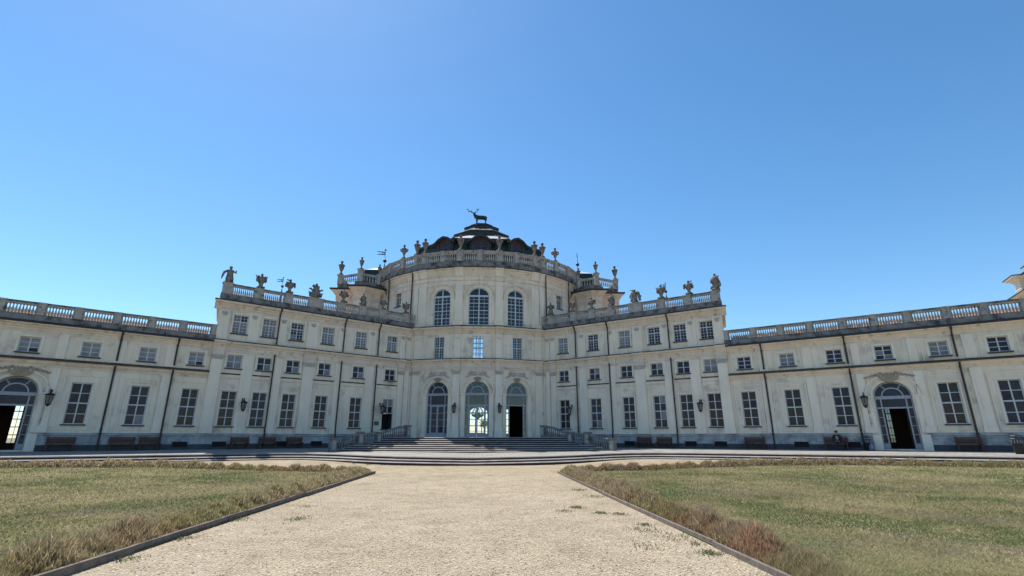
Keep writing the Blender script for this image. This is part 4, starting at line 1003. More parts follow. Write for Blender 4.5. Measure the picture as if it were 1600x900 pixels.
bench(WR, 29.2, 1.35, 'brown bench below a downpipe right of the right wing door')
bench(WR, 32.1, 1.35, 'brown bench at the far right end of the visible right wing')

# seated person (arms folded over the lap)
M_['skin'] = mat('skin', (.42,.25,.18), (.38,.22,.16), 8, .6)
M_['jacket'] = mat('dark_jacket', (.02,.021,.03), (.03,.03,.04), 6, .8)
M_['shirt'] = mat('grey_shirt', (.30,.28,.27), (.24,.23,.22), 6, .85)
M_['jeans'] = mat('dark_trousers', (.03,.032,.045), (.045,.045,.06), 6, .85)
M_['hair'] = mat('black_hair', (.012,.010,.010), (.02,.016,.014), 9, .6)
def person(Mx, lab):
    t = empty('person'); t.matrix_world = Mx; tag(t, lab, 'person')
    V = [(0,0,.50),(0,.01,.70),(0,.02,.90),(0,.02,1.00),(0,0,1.09),(0,-.02,1.20),(0,-.03,1.27),
         (.10,-.06,.50),(.14,-.44,.50),(.14,-.47,.28),(.14,-.46,.06),(.15,-.60,.04),
         (-.10,-.06,.50),(-.14,-.44,.50),(-.14,-.47,.28),(-.14,-.46,.06),(-.15,-.60,.04),
         (.19,.02,.97),(.25,.0,.80),(.24,-.08,.64),(.10,-.27,.60),(.03,-.30,.60),
         (-.19,.02,.97),(-.25,.0,.80),(-.24,-.08,.64),(-.10,-.27,.60),(-.03,-.31,.61)]
    E = [(0,1),(1,2),(2,3),(3,4),(4,5),(5,6),(0,7),(7,8),(8,9),(9,10),(10,11),(0,12),(12,13),(13,14),(14,15),(15,16),(3,17),(17,18),(18,19),(19,20),(20,21),(3,22),(22,23),(23,24),(24,25),(25,26)]
    rr = [.15,.145,.15,.10,.055,.095,.08,.10,.075,.055,.045,.035,.10,.075,.055,.045,.035,.075,.055,.045,.035,.03,.075,.055,.045,.035,.03]
    me = skin_mesh('person_body', V, E, rr, [M_['skin'], M_['jacket'], M_['jeans']], 2)
    for p in me.polygons:
        c = p.center; p.material_index = 2 if (c.z < .54 and c.z > .09 or (c.z <= .09 and c.y > -.5)) else (1 if .54 <= c.z < 1.05 and not (abs(c.x) < .12 and c.y < -.22) else 0)
        if c.z <= .09: p.material_index = 1
    link('body', me, t)
    g = MB(); g.ball((0,.005,1.245), (.105,.115,.105), 10, 8); g.v = [v for v in g.v]; g.build('hair', M_['hair'], t, True)
    g = MB(); g.ball((0,-.075,.82), (.10,.09,.17), 10, 8); g.build('shirt', M_['shirt'], t, True)
    g = MB(); g.ball((0,-.118,1.195),(.013,.022,.016),6,4)
    for s in (-1,1): g.ball((s*.034,-.105,1.215),(.012,.008,.007),6,4,1); g.ball((s*.097,-.01,1.20),(.012,.022,.03),6,4)
    g.box(-.024,.024,-.112,-.104,1.150,1.157,2); g.build('face', [M_['skin'], M_['hair'], mat('lips',(.30,.10,.09),(.28,.1,.09))], t)
    for s in (-1, 1):
        g = MB(); g.ball((s*.04,-.32,.605),(.045,.04,.022),6,4)
        for k in range(5): g.tube([(s*(.03+.012*k)-s*.02,-.34,.605),(s*(.03+.012*k)-s*.045,-.37-.006*(k%3),.60),(s*(.03+.012*k)-s*.05,-.378,.585)],[.009,.008,.007],5)
        g.build('hand', M_['skin'], t, True)
p = WR(21.95, 0, .40); person(Matrix.Translation((p.x,p.y,tz(p.x,p.y)+.02)) @ Matrix.Rotation(WR.rot,4,'Z'), 'person in a dark jacket and grey shirt sitting on a bench by the wall')
# bins
def litter_bin(p, lab, k=1.0):
    t = empty('litter_bin', p); t.scale = (k,k,k); tag(t, lab, 'litter bin')
    g = MB(); g.lathe([(.20,.06),(.24,.12),(.27,.80),(.285,.82),(.285,.86),(.25,.86),(.22,.60)], (0,0,0), 14, caps=False); g.lathe([(.20,.0),(.20,.07),(.05,.08)],(0,0,0),14); g.build('body', M_['iron'], t, True)
    g = MB()
    for a in range(4): q = PI/4+PI/2*a; g.tube([(.24*math.cos(q),.24*math.sin(q),.84),(.24*math.cos(q),.24*math.sin(q),1.0)], .015, 5)
    g.lathe([(.29,1.0),(.25,1.06),(.02,1.10)],(0,0,0),14); g.build('lid', M_['iron'], t)
    g = MB(); g.lathe([(.262,.60),(.275,.86),(.24,.88),(.20,.70)],(0,0,0),12,caps=False); g.build('liner', mat('bin_liner',(.25,.27,.33),(.18,.19,.24),8,.4), t)
p = WR(31.0, 0, 3.2); litter_bin((p.x,p.y,tz(p.x,p.y)+.0), 'dark round litter bin standing alone near the terrace edge at far right', 1.0)
p = WR(23.75, 0, .55); litter_bin((p.x,p.y,tz(p.x,p.y)+.02), 'dark litter bin against the wall left of the right wing door', .85)
g = MB(); g.lathe([(.16,0),(.20,.10),(.19,.26),(.12,.40),(.05,.46),(.07,.52)], (0,0,0), 9, sy=.8); g.v = [(x+.03*mnoise.noise(Vector((x*9,y*9,z*9))),y,z) for x,y,z in g.v]
p = WR(23.95, 0, .95); o = g.build('rubbish_bag', mat('bag_plastic',(.20,.22,.33),(.14,.16,.25),5,.4), None, True); o.location = (p.x,p.y,tz(p.x,p.y)+.02); tag(o, 'pale blue rubbish bag on the ground by the right wing door', 'bag')
# chandelier in the hall
ch = empty('chandelier', (-.02, 61.0, 4.2)); ch.scale = (.72,.72,.85); tag(ch, 'dark chandelier silhouetted inside the central hall door', 'chandelier')
g = MB(); g.tube([(0,0,1.4),(0,0,13.2)], .03, 6); g.build('chain', M_['iron'], ch)
g = MB(); g.lathe([(.03,-.62),(.16,-.45),(.5,-.22),(1.0,-.04),(1.02,.10),(.95,.14),(.12,.30),(.10,.7),(.18,.9),(.05,1.4)], (0,0,0), 14); g.build('body', M_['iron'], ch)
for k in range(10):
    a = 2*PI*k/10; g = MB(); g.tube([(.9*math.cos(a),.9*math.sin(a),.1),(1.0*math.cos(a),1.0*math.sin(a),.3),(.75*math.cos(a),.75*math.sin(a),.75),(.3*math.cos(a),.3*math.sin(a),1.2)],[.05,.04,.04,.03],5)
    g.tube([(1.0*math.cos(a),1.0*math.sin(a),.12),(1.0*math.cos(a),1.0*math.sin(a),.45)],.03,5); g.build('arm', M_['iron'], ch)

# ------------------------------------------------------------------ the tall corner building beyond the right wing
tw = empty('corner_tower', (45.0, 37.8, 0)); tag(tw, 'cream tower corner with flared pier and roof balustrade rising behind the right wing roof', 'tower'); tw.rotation_euler = (0,0,math.atan2(-2.1,-1.3))
g = MB(); g.box(.3,14,.3,10,.5,12.4); g.build('wall', M_['plaster'], tw)
g = MB(); g.box(.05,14.2,.05,10,12.4,12.52,0); g.box(-.3,14.3,-.3,10,12.52,12.64,0); g.box(-.65,14.5,-.65,10,12.64,12.72,0); g.box(-.72,14.6,-.72,10,12.72,12.77,1)
g.add([(-.72,-.72,12.772),(14.6,-.72,12.772),(14.6,.6,13.12),(.2,.6,13.12),(.2,10,13.12),(-.72,10,12.772)],[(0,1,2,3),(0,3,4,5)],2); g.build('eaves', [M_['pilaster'], M_['flash'], M_['stone']], tw)
for x in (.1, 4.2, 8.3):
    g = MB(); g.box(x,x+1.1,.1,1.2,12.9,13.9); g.box(x-.05,x+1.15,.05,1.25,13.42,13.50)
    for k in range(6):
        t = k/5; e = .02+.5*t*t; g.box(x-e,x+1.1+e,.1-e,1.2+e,13.9+.09*k,13.99+.09*k)
    g.box(x-.56,x+1.66,-.46,1.76,14.442,14.50,1); g.build('pier', [M_['pilaster'], M_['flash']], tw)
g = MB(); g.box(1.1,14,.2,9.8,14.2,14.40,0); g.box(1.0,14,.02,9.8,14.403,14.438,1); g.build('roof', [M_['pilaster'], M_['flash']], tw)
g = MB(); g.box(1.22,4.18,.42,.72,13.05,13.40,0); g.box(1.22,4.18,.40,.74,13.92,14.02,0); g.box(5.32,8.28,.42,.72,13.05,13.40,0); g.box(5.32,8.28,.40,.74,13.92,14.02,0)
for k in range(26):
    if k != 13 and k != 14: g.lathe([(.06,0),(.09,.15),(.045,.38),(.06,.52)], (1.35+.26*k,.57,13.40), 7)
g.build('balustrade', M_['stone'], tw)

# ------------------------------------------------------------------ ground
def qwall(x, y):
    return np.minimum((x-9.0)*(-SA) + (y-50.0)*(-CA), (x+9.0)*SA + (y-50.0)*(-CA))
def gz(x, y):
    x = np.asarray(x, float); y = np.asarray(y, float); q = qwall(x, y)
    t = np.clip(1-(q-7.0)/10.0, 0, 1.0); return .30*t*t*(3-2*t)
def gzf(x, y): return float(gz(x, y))
def ground_mat():
    m = bpy.data.materials.new('gravel'); m.use_nodes = True; nt = m.node_tree; N = nt.nodes; L = nt.links; b = N['Principled BSDF']; b.inputs['Roughness'].default_value = .95; b.inputs['Specular IOR Level'].default_value = .15
    tc = N.new('ShaderNodeTexCoord')
    def vor(s):
        v = N.new('ShaderNodeTexVoronoi'); v.inputs['Scale'].default_value = s; L.new(tc.outputs['Object'], v.inputs['Vector']); return v
    def noi(s, d=5):
        v = N.new('ShaderNodeTexNoise'); v.inputs['Scale'].default_value = s; v.inputs['Detail'].default_value = d; L.new(tc.outputs['Object'], v.inputs['Vector']); return v.outputs['Fac']
    def ramp(v, st):
        r = N.new('ShaderNodeValToRGB'); e = r.color_ramp.elements
        while len(e) < len(st): e.new(.5)
        for i, (p, c) in enumerate(st): e[i].position = p; e[i].color = (*c, 1)
        L.new(v, r.inputs[0]); return r.outputs[0]
    def mix(f, a, bb, mode='MIX'):
        x = N.new('ShaderNodeMix'); x.data_type = 'RGBA'; x.blend_type = mode
        if isinstance(f, float): x.inputs[0].default_value = f
        else: L.new(f, x.inputs[0])
        L.new(a, x.inputs[6]); L.new(bb, x.inputs[7]); return x.outputs[2]
    v1 = vor(42); sep = N.new('ShaderNodeSeparateColor'); L.new(v1.outputs['Color'], sep.inputs[0])
    stones = ramp(sep.outputs[0], [(0,(.22,.175,.125)),(.22,(.325,.27,.195)),(.6,(.385,.328,.24)),(.9,(.46,.40,.31)),(1,(.55,.50,.42))])
    big = ramp(noi(.35, 6), [(.3,(.80,.76,.70)),(.7,(1.03,1.0,.96))])
    speck = ramp(noi(11, 6), [(.30,(.62,.55,.47)),(.44,(1,1,1))])
    c = mix(1.0, stones, big, 'MULTIPLY'); c = mix(.85, c, speck, 'MULTIPLY'); c = mix(1.0, c, ramp(noi(1.7, 7), [(.30,(.78,.74,.69)),(.52,(1,1,1)),(.72,(1.08,1.06,1.02))]), 'MULTIPLY'); c = mix(1.0, c, ramp(noi(28, 3), [(.30,(.55,.50,.45)),(.40,(1,1,1))]), 'MULTIPLY'); L.new(c, b.inputs['Base Color'])
    bp = N.new('ShaderNodeBump'); bp.inputs['Strength'].default_value = .5; bp.inputs['Distance'].default_value = .018
    bp2 = N.new('ShaderNodeBump'); bp2.inputs['Strength'].default_value = .3; bp2.inputs['Distance'].default_value = .04
    L.new(v1.outputs['Distance'], bp.inputs['Height']); L.new(noi(3.5, 6), bp2.inputs['Height']); L.new(bp2.outputs[0], bp.inputs['Normal']); L.new(bp.outputs[0], b.inputs['Normal'])
    return m
M_['gravel'] = ground_mat()
def sheet(name, xs, ys, zf, m, dz=0):
    X, Y = np.meshgrid(xs, ys); Z = zf(X, Y) + dz; n, k = len(xs), len(ys)
    V = np.stack([X.ravel(), Y.ravel(), np.broadcast_to(Z, X.shape).ravel()], 1)
    F = [(j*n+i, j*n+i+1, (j+1)*n+i+1, (j+1)*n+i) for j in range(k-1) for i in range(n-1)]
    me = bpy.data.meshes.new(name); me.from_pydata(V.tolist(), [], F); me.materials.append(m); me.update()
    me.polygons.foreach_set('use_smooth', [True]*len(F)); return link(name, me)
xs = np.concatenate([[-3000,-800,-250,-120], np.arange(-64,64.5,1), [120,250,800,3000]]); ys = np.concatenate([[-3000,-500,-120,-50], np.arange(-20,70.5,1), [120,250,800,3000]])
struct(sheet('ground', xs, ys, gz, M_['gravel']))
# terrace slabs
def slab_mat():
    m = mat('terrace_paving', (.35,.33,.295), (.265,.25,.225), .8, .75, .15, 12, stain=(.22,.20,.18), stain_scale=.7, stain_lo=.5, stain_hi=.75); nt = m.node_tree; N = nt.nodes; L = nt.links; b = N['Principled BSDF']
    tc = N.new('ShaderNodeTexCoord'); br = N.new('ShaderNodeTexBrick'); br.inputs['Scale'].default_value = .8; br.inputs['Mortar Size'].default_value = .012
    br.inputs['Color1'].default_value = (1,1,1,1); br.inputs['Color2'].default_value = (.86,.86,.86,1); br.inputs['Mortar'].default_value = (.35,.33,.30,1); L.new(tc.outputs['Object'], br.inputs['Vector'])
    old = b.inputs['Base Color'].links[0].from_socket; x = N.new('ShaderNodeMix'); x.data_type = 'RGBA'; x.blend_type = 'MULTIPLY'; x.inputs[0].default_value = 1; L.new(old, x.inputs[6]); L.new(br.outputs['Color'], x.inputs[7]); L.new(x.outputs[2], b.inputs['Base Color'])
    return m
M_['slab'] = slab_mat()
half = [(0,34.3),(2.5,34.4),(5,34.75),(6.8,35.4),(8.3,36.2),(9.8,36.9),(11.4,37.25),(13.2,36.9),(15.3,35.8),(18,34.1),(23,30.9),(28,27.7),(34,23.4),(42,17.6)]
edge = [(-x, y) for x, y in half[:0:-1]] + half
def off_edge(d):
    out = []
    for i, (x, y) in enumerate(edge):
        a = Vector(edge[max(i-1,0)]); b = Vector(edge[min(i+1,len(edge)-1)]); t = (b-a).normalized(); n = Vector((t.y, -t.x)); out.append((x+n.x*d, y+n.y*d))
    return out
def tzf(x, y): return .85-.022*float(qwall(np.array(x), np.array(y)))
def back(x): 
    ax = abs(x); return 50.0-(ax-9.0)*SA/CA+.1 if ax > 7.0 else 51.5
tr = MB()
e0 = off_edge(0)
V = []; 
for (x, y) in e0:
    yb = back(x)
    for k in range(5): yy = y + (yb-y)*k/4; V.append((x, yy, tzf(x, yy)))
n = len(e0); F = [(5*i+k, 5*i+5+k, 5*i+6+k, 5*i+1+k) for i in range(n-1) for k in range(4)]
tr.add(V, F, 0)
struct(tr.build('terrace', M_['slab'], None, fix=False))
st = MB()
offs = [(0.03, 0.0), (.40, -.15), (.78, -.30)]
for j, (d, dz) in enumerate(offs):
    a = off_edge(d); b = off_edge(d-.42 if j else -.42); V = []
    for (p, q, r0) in zip(a, b, e0):
        zt = tzf(*r0) + dz + (.014 if j == 0 else 0)
        V += [(p[0],p[1],zt-.40 if j < 2 else -.3), (p[0],p[1],zt-.055), (p[0],p[1],zt-.05), (p[0]+(q[0]-p[0])*.17,p[1]+(q[1]-p[1])*.17,zt), (q[0],q[1],zt)]
    for i in range(n-1):
        for k in range(4): st.add([V[5*i+k],V[5*i+5+k],V[5*i+6+k],V[5*i+1+k]], [(0,1,2,3)], 1 if k == 0 else 0)
o = st.build('terrace_steps', [M_['tread'], M_['riser']], None, fix=False); struct(o)

# lawns
def lawn_mat():
    m = bpy.data.materials.new('lawn_turf'); m.use_nodes = True; nt = m.node_tree; N = nt.nodes; L = nt.links; b = N['Principled BSDF']; b.inputs['Roughness'].default_value = .95; b.inputs['Specular IOR Level'].default_value = .1
    tc = N.new('ShaderNodeTexCoord')
    def noi(s, d=6, sc=None):
        v = N.new('ShaderNodeTexNoise'); v.inputs['Scale'].default_value = s; v.inputs['Detail'].default_value = d; v.inputs['Roughness'].default_value = .65; L.new(tc.outputs['Object'], v.inputs['Vector']); return v.outputs['Fac']
    def ramp(v, st):
        r = N.new('ShaderNodeValToRGB'); e = r.color_ramp.elements
        while len(e) < len(st): e.new(.5)
        for i, (p, c) in enumerate(st): e[i].position = p; e[i].color = (*c, 1)
        L.new(v, r.inputs[0]); return r.outputs[0]
    a = ramp(noi(.42), [(.30,(.105,.135,.055)),(.44,(.18,.178,.083)),(.57,(.255,.225,.125)),(.68,(.31,.26,.165))])
    c = ramp(noi(14, 4), [(.3,(.62,.62,.58)),(.65,(1.1,1.1,1.05))])
    x = N.new('ShaderNodeMix'); x.data_type = 'RGBA'; x.blend_type = 'MULTIPLY'; x.inputs[0].default_value = 1; L.new(a, x.inputs[6]); L.new(c, x.inputs[7]); L.new(x.outputs[2], b.inputs['Base Color'])
    bp = N.new('ShaderNodeBump'); bp.inputs['Strength'].default_value = .7; bp.inputs['Distance'].default_value = .05; L.new(noi(22, 4), bp.inputs['Height']); L.new(bp.outputs[0], b.inputs['Normal'])
    return m
M_['lawn'] = lawn_mat()
# outline of the right lawn (left lawn mirrored about the path's centre x=-.18)
PXR, PXL = 4.38, -4.70
def backline(x):  # y of the lawn's far border as a function of distance u from the path edge
    K = [(0,26.6),(3,27.9),(7,29.2),(12,29.6),(17,28.2),(22,25.2),(28,21.0),(40,12.4),(60,-2)]
    return float(np.interp(x, [k[0] for k in K], [k[1] for k in K]))
NU, NV = 60, 60
def lawn(side):
    px = PXR if side > 0 else PXL; us = np.linspace(0, 55, NU); V = []; F = []
    for i, u in enumerate(us):
        yb = backline(u)
        for j in range(NV):
            y = -12 + (yb+12)*j/(NV-1); x = px + side*u; V.append((x, y, gzf(x, y)+.03))
    for i in range(NU-1):
        for j in range(NV-1): F.append((i*NV+j, (i+1)*NV+j, (i+1)*NV+j+1, i*NV+j+1))
    me = bpy.data.meshes.new('lawn'); me.from_pydata(V, [], F); me.materials.append(M_['lawn']); me.update()
    return struct(link('lawn', me))
lawn(1); lawn(-1)

# blades
def blades(name, P, h, w, lean, tint, seg=True):
    """P (n,3) roots; h,w,lean (n,); tint (n,3). Each blade is a bent strip of three triangles"""
    n = len(P); yaw = RNG.uniform(0, 2*PI, n); la = RNG.uniform(0, 2*PI, n)
    sd = np.stack([np.cos(yaw), np.sin(yaw), np.zeros(n)], 1)*(w/2)[:,None]
    ln = np.stack([np.cos(la), np.sin(la), np.zeros(n)], 1)*(lean*h)[:,None]
    up = np.zeros((n,3)); up[:,2] = h
    v = np.stack([P-sd, P+sd, P-sd*.8+ln*.35+up*.55, P+sd*.8+ln*.35+up*.55, P+ln+up*.97], 1).reshape(-1,3)
    b = (np.arange(n)*5)[:,None]
    tri = np.concatenate([b+np.array([[0,1,3]]), b+np.array([[0,3,2]]), b+np.array([[2,3,4]])], 1).reshape(-1)
    me = bpy.data.meshes.new(name); me.vertices.add(5*n); me.vertices.foreach_set('co', v.ravel())
    me.loops.add(9*n); me.loops.foreach_set('vertex_index', tri.astype(np.int32)); me.polygons.add(3*n)
    me.polygons.foreach_set('loop_start', np.arange(0, 9*n, 3, dtype=np.int32))
    at = me.attributes.new('tint', 'FLOAT_COLOR', 'POINT'); c = np.ones((n,5,4)); c[:,:,:3] = tint[:,None,:]; at.data.foreach_set('color', c.ravel())
    me.materials.append(M_['blade']); me.update(calc_edges=True); me.validate(); return me
def fbm(x, y, s, seed=0):
    return np.array([mnoise.fractal(Vector((a*s, b*s, seed*7.3)), 1.0, 2.0, 3) for a, b in zip(x, y)])
GREEN, STRAW, OLIVE, BROWN, RED = np.array((.13,.165,.072)), np.array((.39,.325,.19)), np.array((.255,.235,.115)), np.array((.33,.245,.17)), np.array((.36,.21,.125))
def grass(side, n):
    px = PXR if side > 0 else PXL
    # density falls with distance from the camera
    r = 5.0*np.exp(RNG.uniform(0, math.log(9.0), n*4)); th = RNG.uniform(-.02, .95, n*4)
    x = CAM.x + side*r*np.sin(th); y = r*np.cos(th); u = (x-px)*side
    ok = (u > .45) & (y > 2) & (y < np.array([backline(q)-.4 for q in u])) ; x, y = x[ok][:n], y[ok][:n]; n = len(x)
    d = np.hypot(x-CAM.x, y); f1 = fbm(x, y, .33, 1); f2 = fbm(x, y, 1.4, 2)
    t = np.clip(.58+1.0*f1+.45*f2+RNG.normal(0,.16,n), 0, 1)[:,None]
    tint = np.where(t < .45, GREEN+(OLIVE-GREEN)*t/.45, OLIVE+(STRAW-OLIVE)*(t-.45)/.55)*RNG.uniform(.75,1.25,(n,1))
    dead = np.clip(fbm(x, y, .5, 21)*2.6-.25, 0, .85)[:,None]; tint = tint+(np.array((.30,.245,.165))*RNG.uniform(.75,1.2,(n,1))-tint)*dead
    h = RNG.gamma(5,.0055,n)*np.clip(d/12,.9,1.3); w = np.clip(.0012*d, .006, .035)*RNG.uniform(.6,1.2,n)
    P = np.stack([x, y, gz(x,y)+.025], 1)
    me = blades('grass', P, h, w, RNG.uniform(.4,1.6,n), tint); return tag(link('grass', me), None, None, None, 'stuff')
grass(1, 230000); grass(-1, 190000)
# tall stray weeds on the right lawn
def stalks():
    n = 420; r = RNG.uniform(14, 34, n); th = RNG.uniform(.35, .9, n); x = CAM.x + r*np.sin(th); y = r*np.cos(th)
    ok = (y < np.array([backline(q)-.3 for q in x-PXR])); x, y = x[ok], y[ok]; n = len(x)
    P = np.stack([x,y,gz(x,y)+.03],1); return tag(link('weeds', blades('weeds', P, RNG.uniform(.10,.26,n), RNG.uniform(.010,.02,n), RNG.uniform(.05,.5,n), (OLIVE+(STRAW-OLIVE)*RNG.uniform(0,1,(n,1)))*.9)), kind='stuff')
stalks()
# hedges: dry, clipped, tufted
def hedge(pts, n, hh, wd, lab, redness, near=True):
    pts = [Vector(p) for p in pts]; L = [ (b-a).length for a, b in zip(pts, pts[1:])]; tot = sum(L); cum = np.concatenate([[0], np.cumsum(L)])
    # more blades where the camera is close
    ss = np.linspace(0, tot, 400); pos = np.array([[np.interp(s, cum, [p.x for p in pts]), np.interp(s, cum, [p.y for p in pts])] for s in ss])
    dens = 1/np.clip(np.hypot(pos[:,0]-CAM.x, pos[:,1]), 6, 60)**1.0; cdf = np.cumsum(dens); cdf /= cdf[-1]
    s = np.interp(RNG.uniform(0,1,n), cdf, ss); x0 = np.interp(s, cum, [p.x for p in pts]); y0 = np.interp(s, cum, [p.y for p in pts])
    k = np.clip(np.searchsorted(cum, s)-1, 0, len(L)-1); T = np.array([((b-a).normalized().x, (b-a).normalized().y) for a, b in zip(pts, pts[1:])])[k]
    off = RNG.normal(0, wd*.36, n); off = np.clip(off, -wd*.75, wd*.75)
    x = x0 - T[:,1]*off; y = y0 + T[:,0]*off; d = np.hypot(x-CAM.x, y)
    clump = fbm(s, np.zeros(n), 1.7, 3); big = fbm(s, np.zeros(n)+4, .22, 5)
    prof = 1-.45*(np.abs(off)/(wd*.75))**2
    keep = fbm(s, off, 2.6, 9) > -.33
    fade = np.clip((y0-5.9)/2.2, 0, 1) if pts[0].x > 0 and len(pts) == 4 else np.ones(n)
    h = hh*prof*(1+.6*clump+.25*big)*RNG.uniform(.6,1.12,n)
    tone = np.clip(.5+.8*big+.5*clump+RNG.normal(0,.14,n), 0, 1)[:,None]; red = np.clip(redness+.9*fbm(s, np.zeros(n)+8, .16, 6)+RNG.normal(0,.12,n), 0, 1)[:,None]
    base = OLIVE*1.1+(STRAW*1.0-OLIVE*1.1)*tone; tint = base + (np.where(tone > .35, BROWN, RED*.85)-base)*red; tint = tint*RNG.uniform(.6,1.25,(n,1))
    w = np.clip(.0011*d, .006, .03)*RNG.uniform(.6,1.2,n)
    lift = RNG.uniform(0, 1, n)**.8*.72; ln = h*(1-lift)*RNG.uniform(.55,1.0,n); ln = np.maximum(ln, .05)
    h = np.where(keep, h, h*.45)*np.where(fade < 1, .25+.75*fade*(fbm(s, off, 1.9, 12) > -.1), 1)
    if len(pts) == 4 and pts[0].x > 0: hot = ((np.abs(y0-8.0) < .45) & (off > -.1))[:,None]; tint = np.where(hot & (RNG.uniform(0,1,(n,1)) < .6), np.array((.38,.235,.15))*RNG.uniform(.7,1.25,(n,1)), tint)
    P = np.stack([x, y, gz(x,y)+.01+h*lift], 1); tint = tint*(1.05+.75*RNG.uniform(0,1,(n,1))**3)
    o = link('hedge', blades('hedge', P, ln, w, RNG.uniform(.05,.7,n), tint)); tag(o, lab, 'hedge', 'dry clipped hedges round the lawns'); return o
bl = lambda side: [((PXR if side > 0 else PXL)+side*(u), backline(u)) for u in (.9,3,5,7,9.5,12,14.5,17,19.5,22,25,28,33)]
hedge([(PXR+.46,6.1),(PXR+.46,12),(PXR+.46,20),(PXR+.46,26.4)], 130000, .37, .46, 'dry brown hedge along the right edge of the gravel path', .3)
hedge([(PXL-.46,5.5),(PXL-.46,12),(PXL-.46,20),(PXL-.46,26.4)], 130000, .38, .50, 'yellowish dry hedge along the left edge of the gravel path', .08)
hedge(bl(1), 45000, .38, .55, 'dark dry hedge along the far side of the right lawn', .4)
hedge(bl(-1), 45000, .36, .55, 'dry tufted hedge along the far side of the left lawn', .2)
# edging boards
for side, lab in ((1, 'thin grey wooden edging board right of the gravel path'), (-1, 'thick brown wooden edging board left of the gravel path')):
    px = PXR if side > 0 else PXL; g = MB(); y = 1.0; k = 0
    while y < 26.5:
        L = 3.9; a, b = y, min(y+L, 26.7); ja, jb = random.uniform(-.03,.03), random.uniform(-.03,.03)
        t = .05; zz = .085 if side > 0 else .12
        g.hexa([(px-side*.0+ja,a,-.05),(px+jb,b-.012,-.05),(px+side*t+jb,b-.012,-.05),(px+side*t+ja,a,-.05),(px+ja,a,zz+random.uniform(-.012,.012)),(px+jb,b-.012,zz+random.uniform(-.012,.012)),(px+side*t+jb,b-.012,zz),(px+side*t+ja,a,zz)])
        y += L
    o = g.build('edging_board', M_['board']); tag(o, lab, 'edging', 'wooden lawn edging')
# weeds and loose stones on the path
def path_weeds():
    C = [(3.0,13.6),(3.4,12.6),(3.9,10.9),(3.7,10.4),(4.1,9.6),(4.2,9.0),(3.3,8.9),(2.6,13.0),(3.8,12.4),(4.1,8.3),(-4.6,9.9),(-4.5,8.4),(-3.4,12.1),(-3.9,14.2),(-4.7,12),(4.0,16),(3.9,18),(-5.6,33.9),(-6.6,34.1),(-4.6,33.7),(-7.6,34.3)]
    X, Y, H = [], [], []
    for (a, b) in C:
        k = RNG.integers(50, 190); sg = RNG.uniform(.07,.22); X += list(RNG.normal(a,sg,k)); Y += list(RNG.normal(b,sg*1.1,k)); H += list(RNG.uniform(.015,.06,k))
    X, Y, H = map(np.array, (X, Y, H)); n = len(X)
    me = blades('weeds', np.stack([X,Y,gz(X,Y)],1), H, RNG.uniform(.008,.018,n), RNG.uniform(.4,1.6,n), (GREEN+(OLIVE-GREEN)*RNG.uniform(0,1,(n,1)))*RNG.uniform(.6,1.2,(n,1)))
    return tag(link('weeds', me), kind='stuff')
path_weeds()
def pebbles(n):
    r = 6.0*np.exp(RNG.uniform(0, math.log(4.0), n)); x = RNG.uniform(-4.68,4.36,n); y = r
    s = RNG.gamma(3,.0022,n)+.0035; s = np.clip(s,0,.017); base = np.array([(1,0,0),(0,1,0),(-1,0,0),(0,-1,0),(0,0,.7),(0,0,-.4)]); fc = np.array([(0,1,4),(1,2,4),(2,3,4),(3,0,4)])
    a = RNG.uniform(0,2*PI,n); st = RNG.uniform(.6,1.5,n); c, sn = np.cos(a), np.sin(a)
    b = base[None]*s[:,None,None]*np.stack([st, np.ones(n), RNG.uniform(.5,1,n)],1)[:,None,:]
    v = np.stack([b[:,:,0]*c[:,None]-b[:,:,1]*sn[:,None]+x[:,None], b[:,:,0]*sn[:,None]+b[:,:,1]*c[:,None]+y[:,None], b[:,:,2]+gz(x,y)[:,None]+.004],2).reshape(-1,3)
    tri = (np.arange(n)*6)[:,None,None]+fc[None]; tri = tri.reshape(-1)
    me = bpy.data.meshes.new('pebbles'); me.vertices.add(6*n); me.vertices.foreach_set('co', v.ravel()); m = len(tri); me.loops.add(m); me.loops.foreach_set('vertex_index', tri.astype(np.int32)); me.polygons.add(m//3); me.polygons.foreach_set('loop_start', np.arange(0,m,3,dtype=np.int32))
    t = RNG.uniform(0,1,n); tint = np.where(t[:,None] < .12, np.array((.16,.12,.08)), np.array((.36,.30,.21))+(np.array((.55,.50,.41))-np.array((.36,.30,.21)))*RNG.uniform(0,1,(n,1)))
    at = me.attributes.new('tint','FLOAT_COLOR','POINT'); cc = np.ones((n,6,4)); cc[:,:,:3] = tint[:,None,:]; at.data.foreach_set('color', cc.ravel())
    me.materials.append(M_['stones']); me.update(calc_edges=True); me.validate(); return tag(link('pebbles', me), kind='stuff')
pebbles(60000)

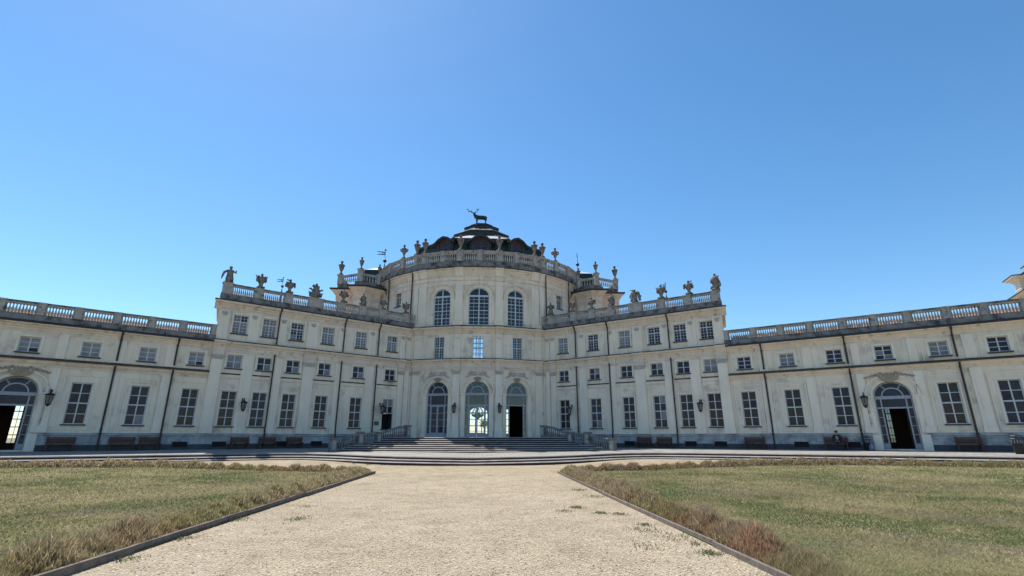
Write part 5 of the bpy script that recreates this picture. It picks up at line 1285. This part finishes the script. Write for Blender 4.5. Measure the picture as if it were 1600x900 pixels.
# ------------------------------------------------------------------ garden seen through the hall
struct(sheet('garden_lawn', np.linspace(-60,60,13), np.linspace(74.5,320,20), lambda X, Y: np.zeros_like(X)+1.45, mat('garden_turf',(.085,.10,.055),(.12,.12,.075),.3,.95)))
def garden_tree(x, y, h, lab, seed):
    r = np.random.default_rng(seed); t = empty('garden_tree', (x,y,1.45)); tag(t, lab, 'tree', 'garden trees behind the palace')
    g = MB(); g.tube([(0,0,0),(.1,0,h*.3),(0,.1,h*.6)], [.35,.26,.12], 7)
    for k in range(6): a = r.uniform(0,2*PI); g.tube([(0.05,0,h*(.3+.05*k)),(math.cos(a)*h*.22,math.sin(a)*h*.22,h*(.55+.04*k))],[.13,.04],5)
    g.build('trunk', M_['rust'], t)
    n = 1500; c = r.normal(0,1,(9,3))*np.array((h*.17,h*.17,h*.13))+np.array((0,0,h*.66)); P = c[r.integers(0,9,n)]+r.normal(0,1,(n,3))*h*.085
    me = blades('crown', P, r.uniform(.3,.6,n), r.uniform(.25,.5,n), r.uniform(.3,2,n), np.array((.05,.085,.03))*r.uniform(.6,1.5,(n,1))); link('crown', me, t)
garden_tree(4, 170, 7, 'garden tree seen through the central hall door', 1)

# ------------------------------------------------------------------ light, sky, camera
w = bpy.data.worlds.new('World'); sc.world = w; w.use_nodes = True; nt = w.node_tree
sky = nt.nodes.new('ShaderNodeTexSky'); sky.sky_type = 'NISHITA'; sky.sun_disc = False; sky.sun_elevation = R(SUN_EL); sky.sun_rotation = R(SUN_AZ)
sky.air_density = 1.0; sky.dust_density = .22; sky.ozone_density = 3.0; sky.altitude = 200
bg = nt.nodes['Background']; bg.inputs[1].default_value = .09; hs = nt.nodes.new('ShaderNodeHueSaturation'); hs.inputs['Saturation'].default_value = 1.2; hs.inputs['Hue'].default_value = .494; nt.links.new(sky.outputs[0], hs.inputs['Color']); nt.links.new(hs.outputs[0], bg.inputs[0])
ld = bpy.data.lights.new('sun', 'SUN'); ld.energy = 3.4; ld.angle = R(.5); ld.color = (1,.95,.86)
lo = bpy.data.objects.new('sun', ld); col.objects.link(lo)
sv = Vector((math.sin(R(SUN_AZ))*math.cos(R(SUN_EL)), math.cos(R(SUN_AZ))*math.cos(R(SUN_EL)), math.sin(R(SUN_EL))))
lo.rotation_euler = sv.to_track_quat('Z', 'Y').to_euler(); lo.location = sv*100
cd = bpy.data.cameras.new('camera'); cam = bpy.data.objects.new('camera', cd); col.objects.link(cam); sc.camera = cam
cd.sensor_width = 36; cd.lens = 36*780/1600; cd.clip_start = .05; cd.clip_end = 8000
th = math.atan(.3); yaw = R(3.23)
F = Vector((math.sin(yaw)*math.cos(th), math.cos(yaw)*math.cos(th), math.sin(th)))
cam.location = CAM; cam.rotation_euler = F.to_track_quat('-Z', 'Y').to_euler()
vs = sc.view_settings; vs.view_transform = 'Standard'; vs.look = 'None'; vs.exposure = 1.0; vs.gamma = 1.0
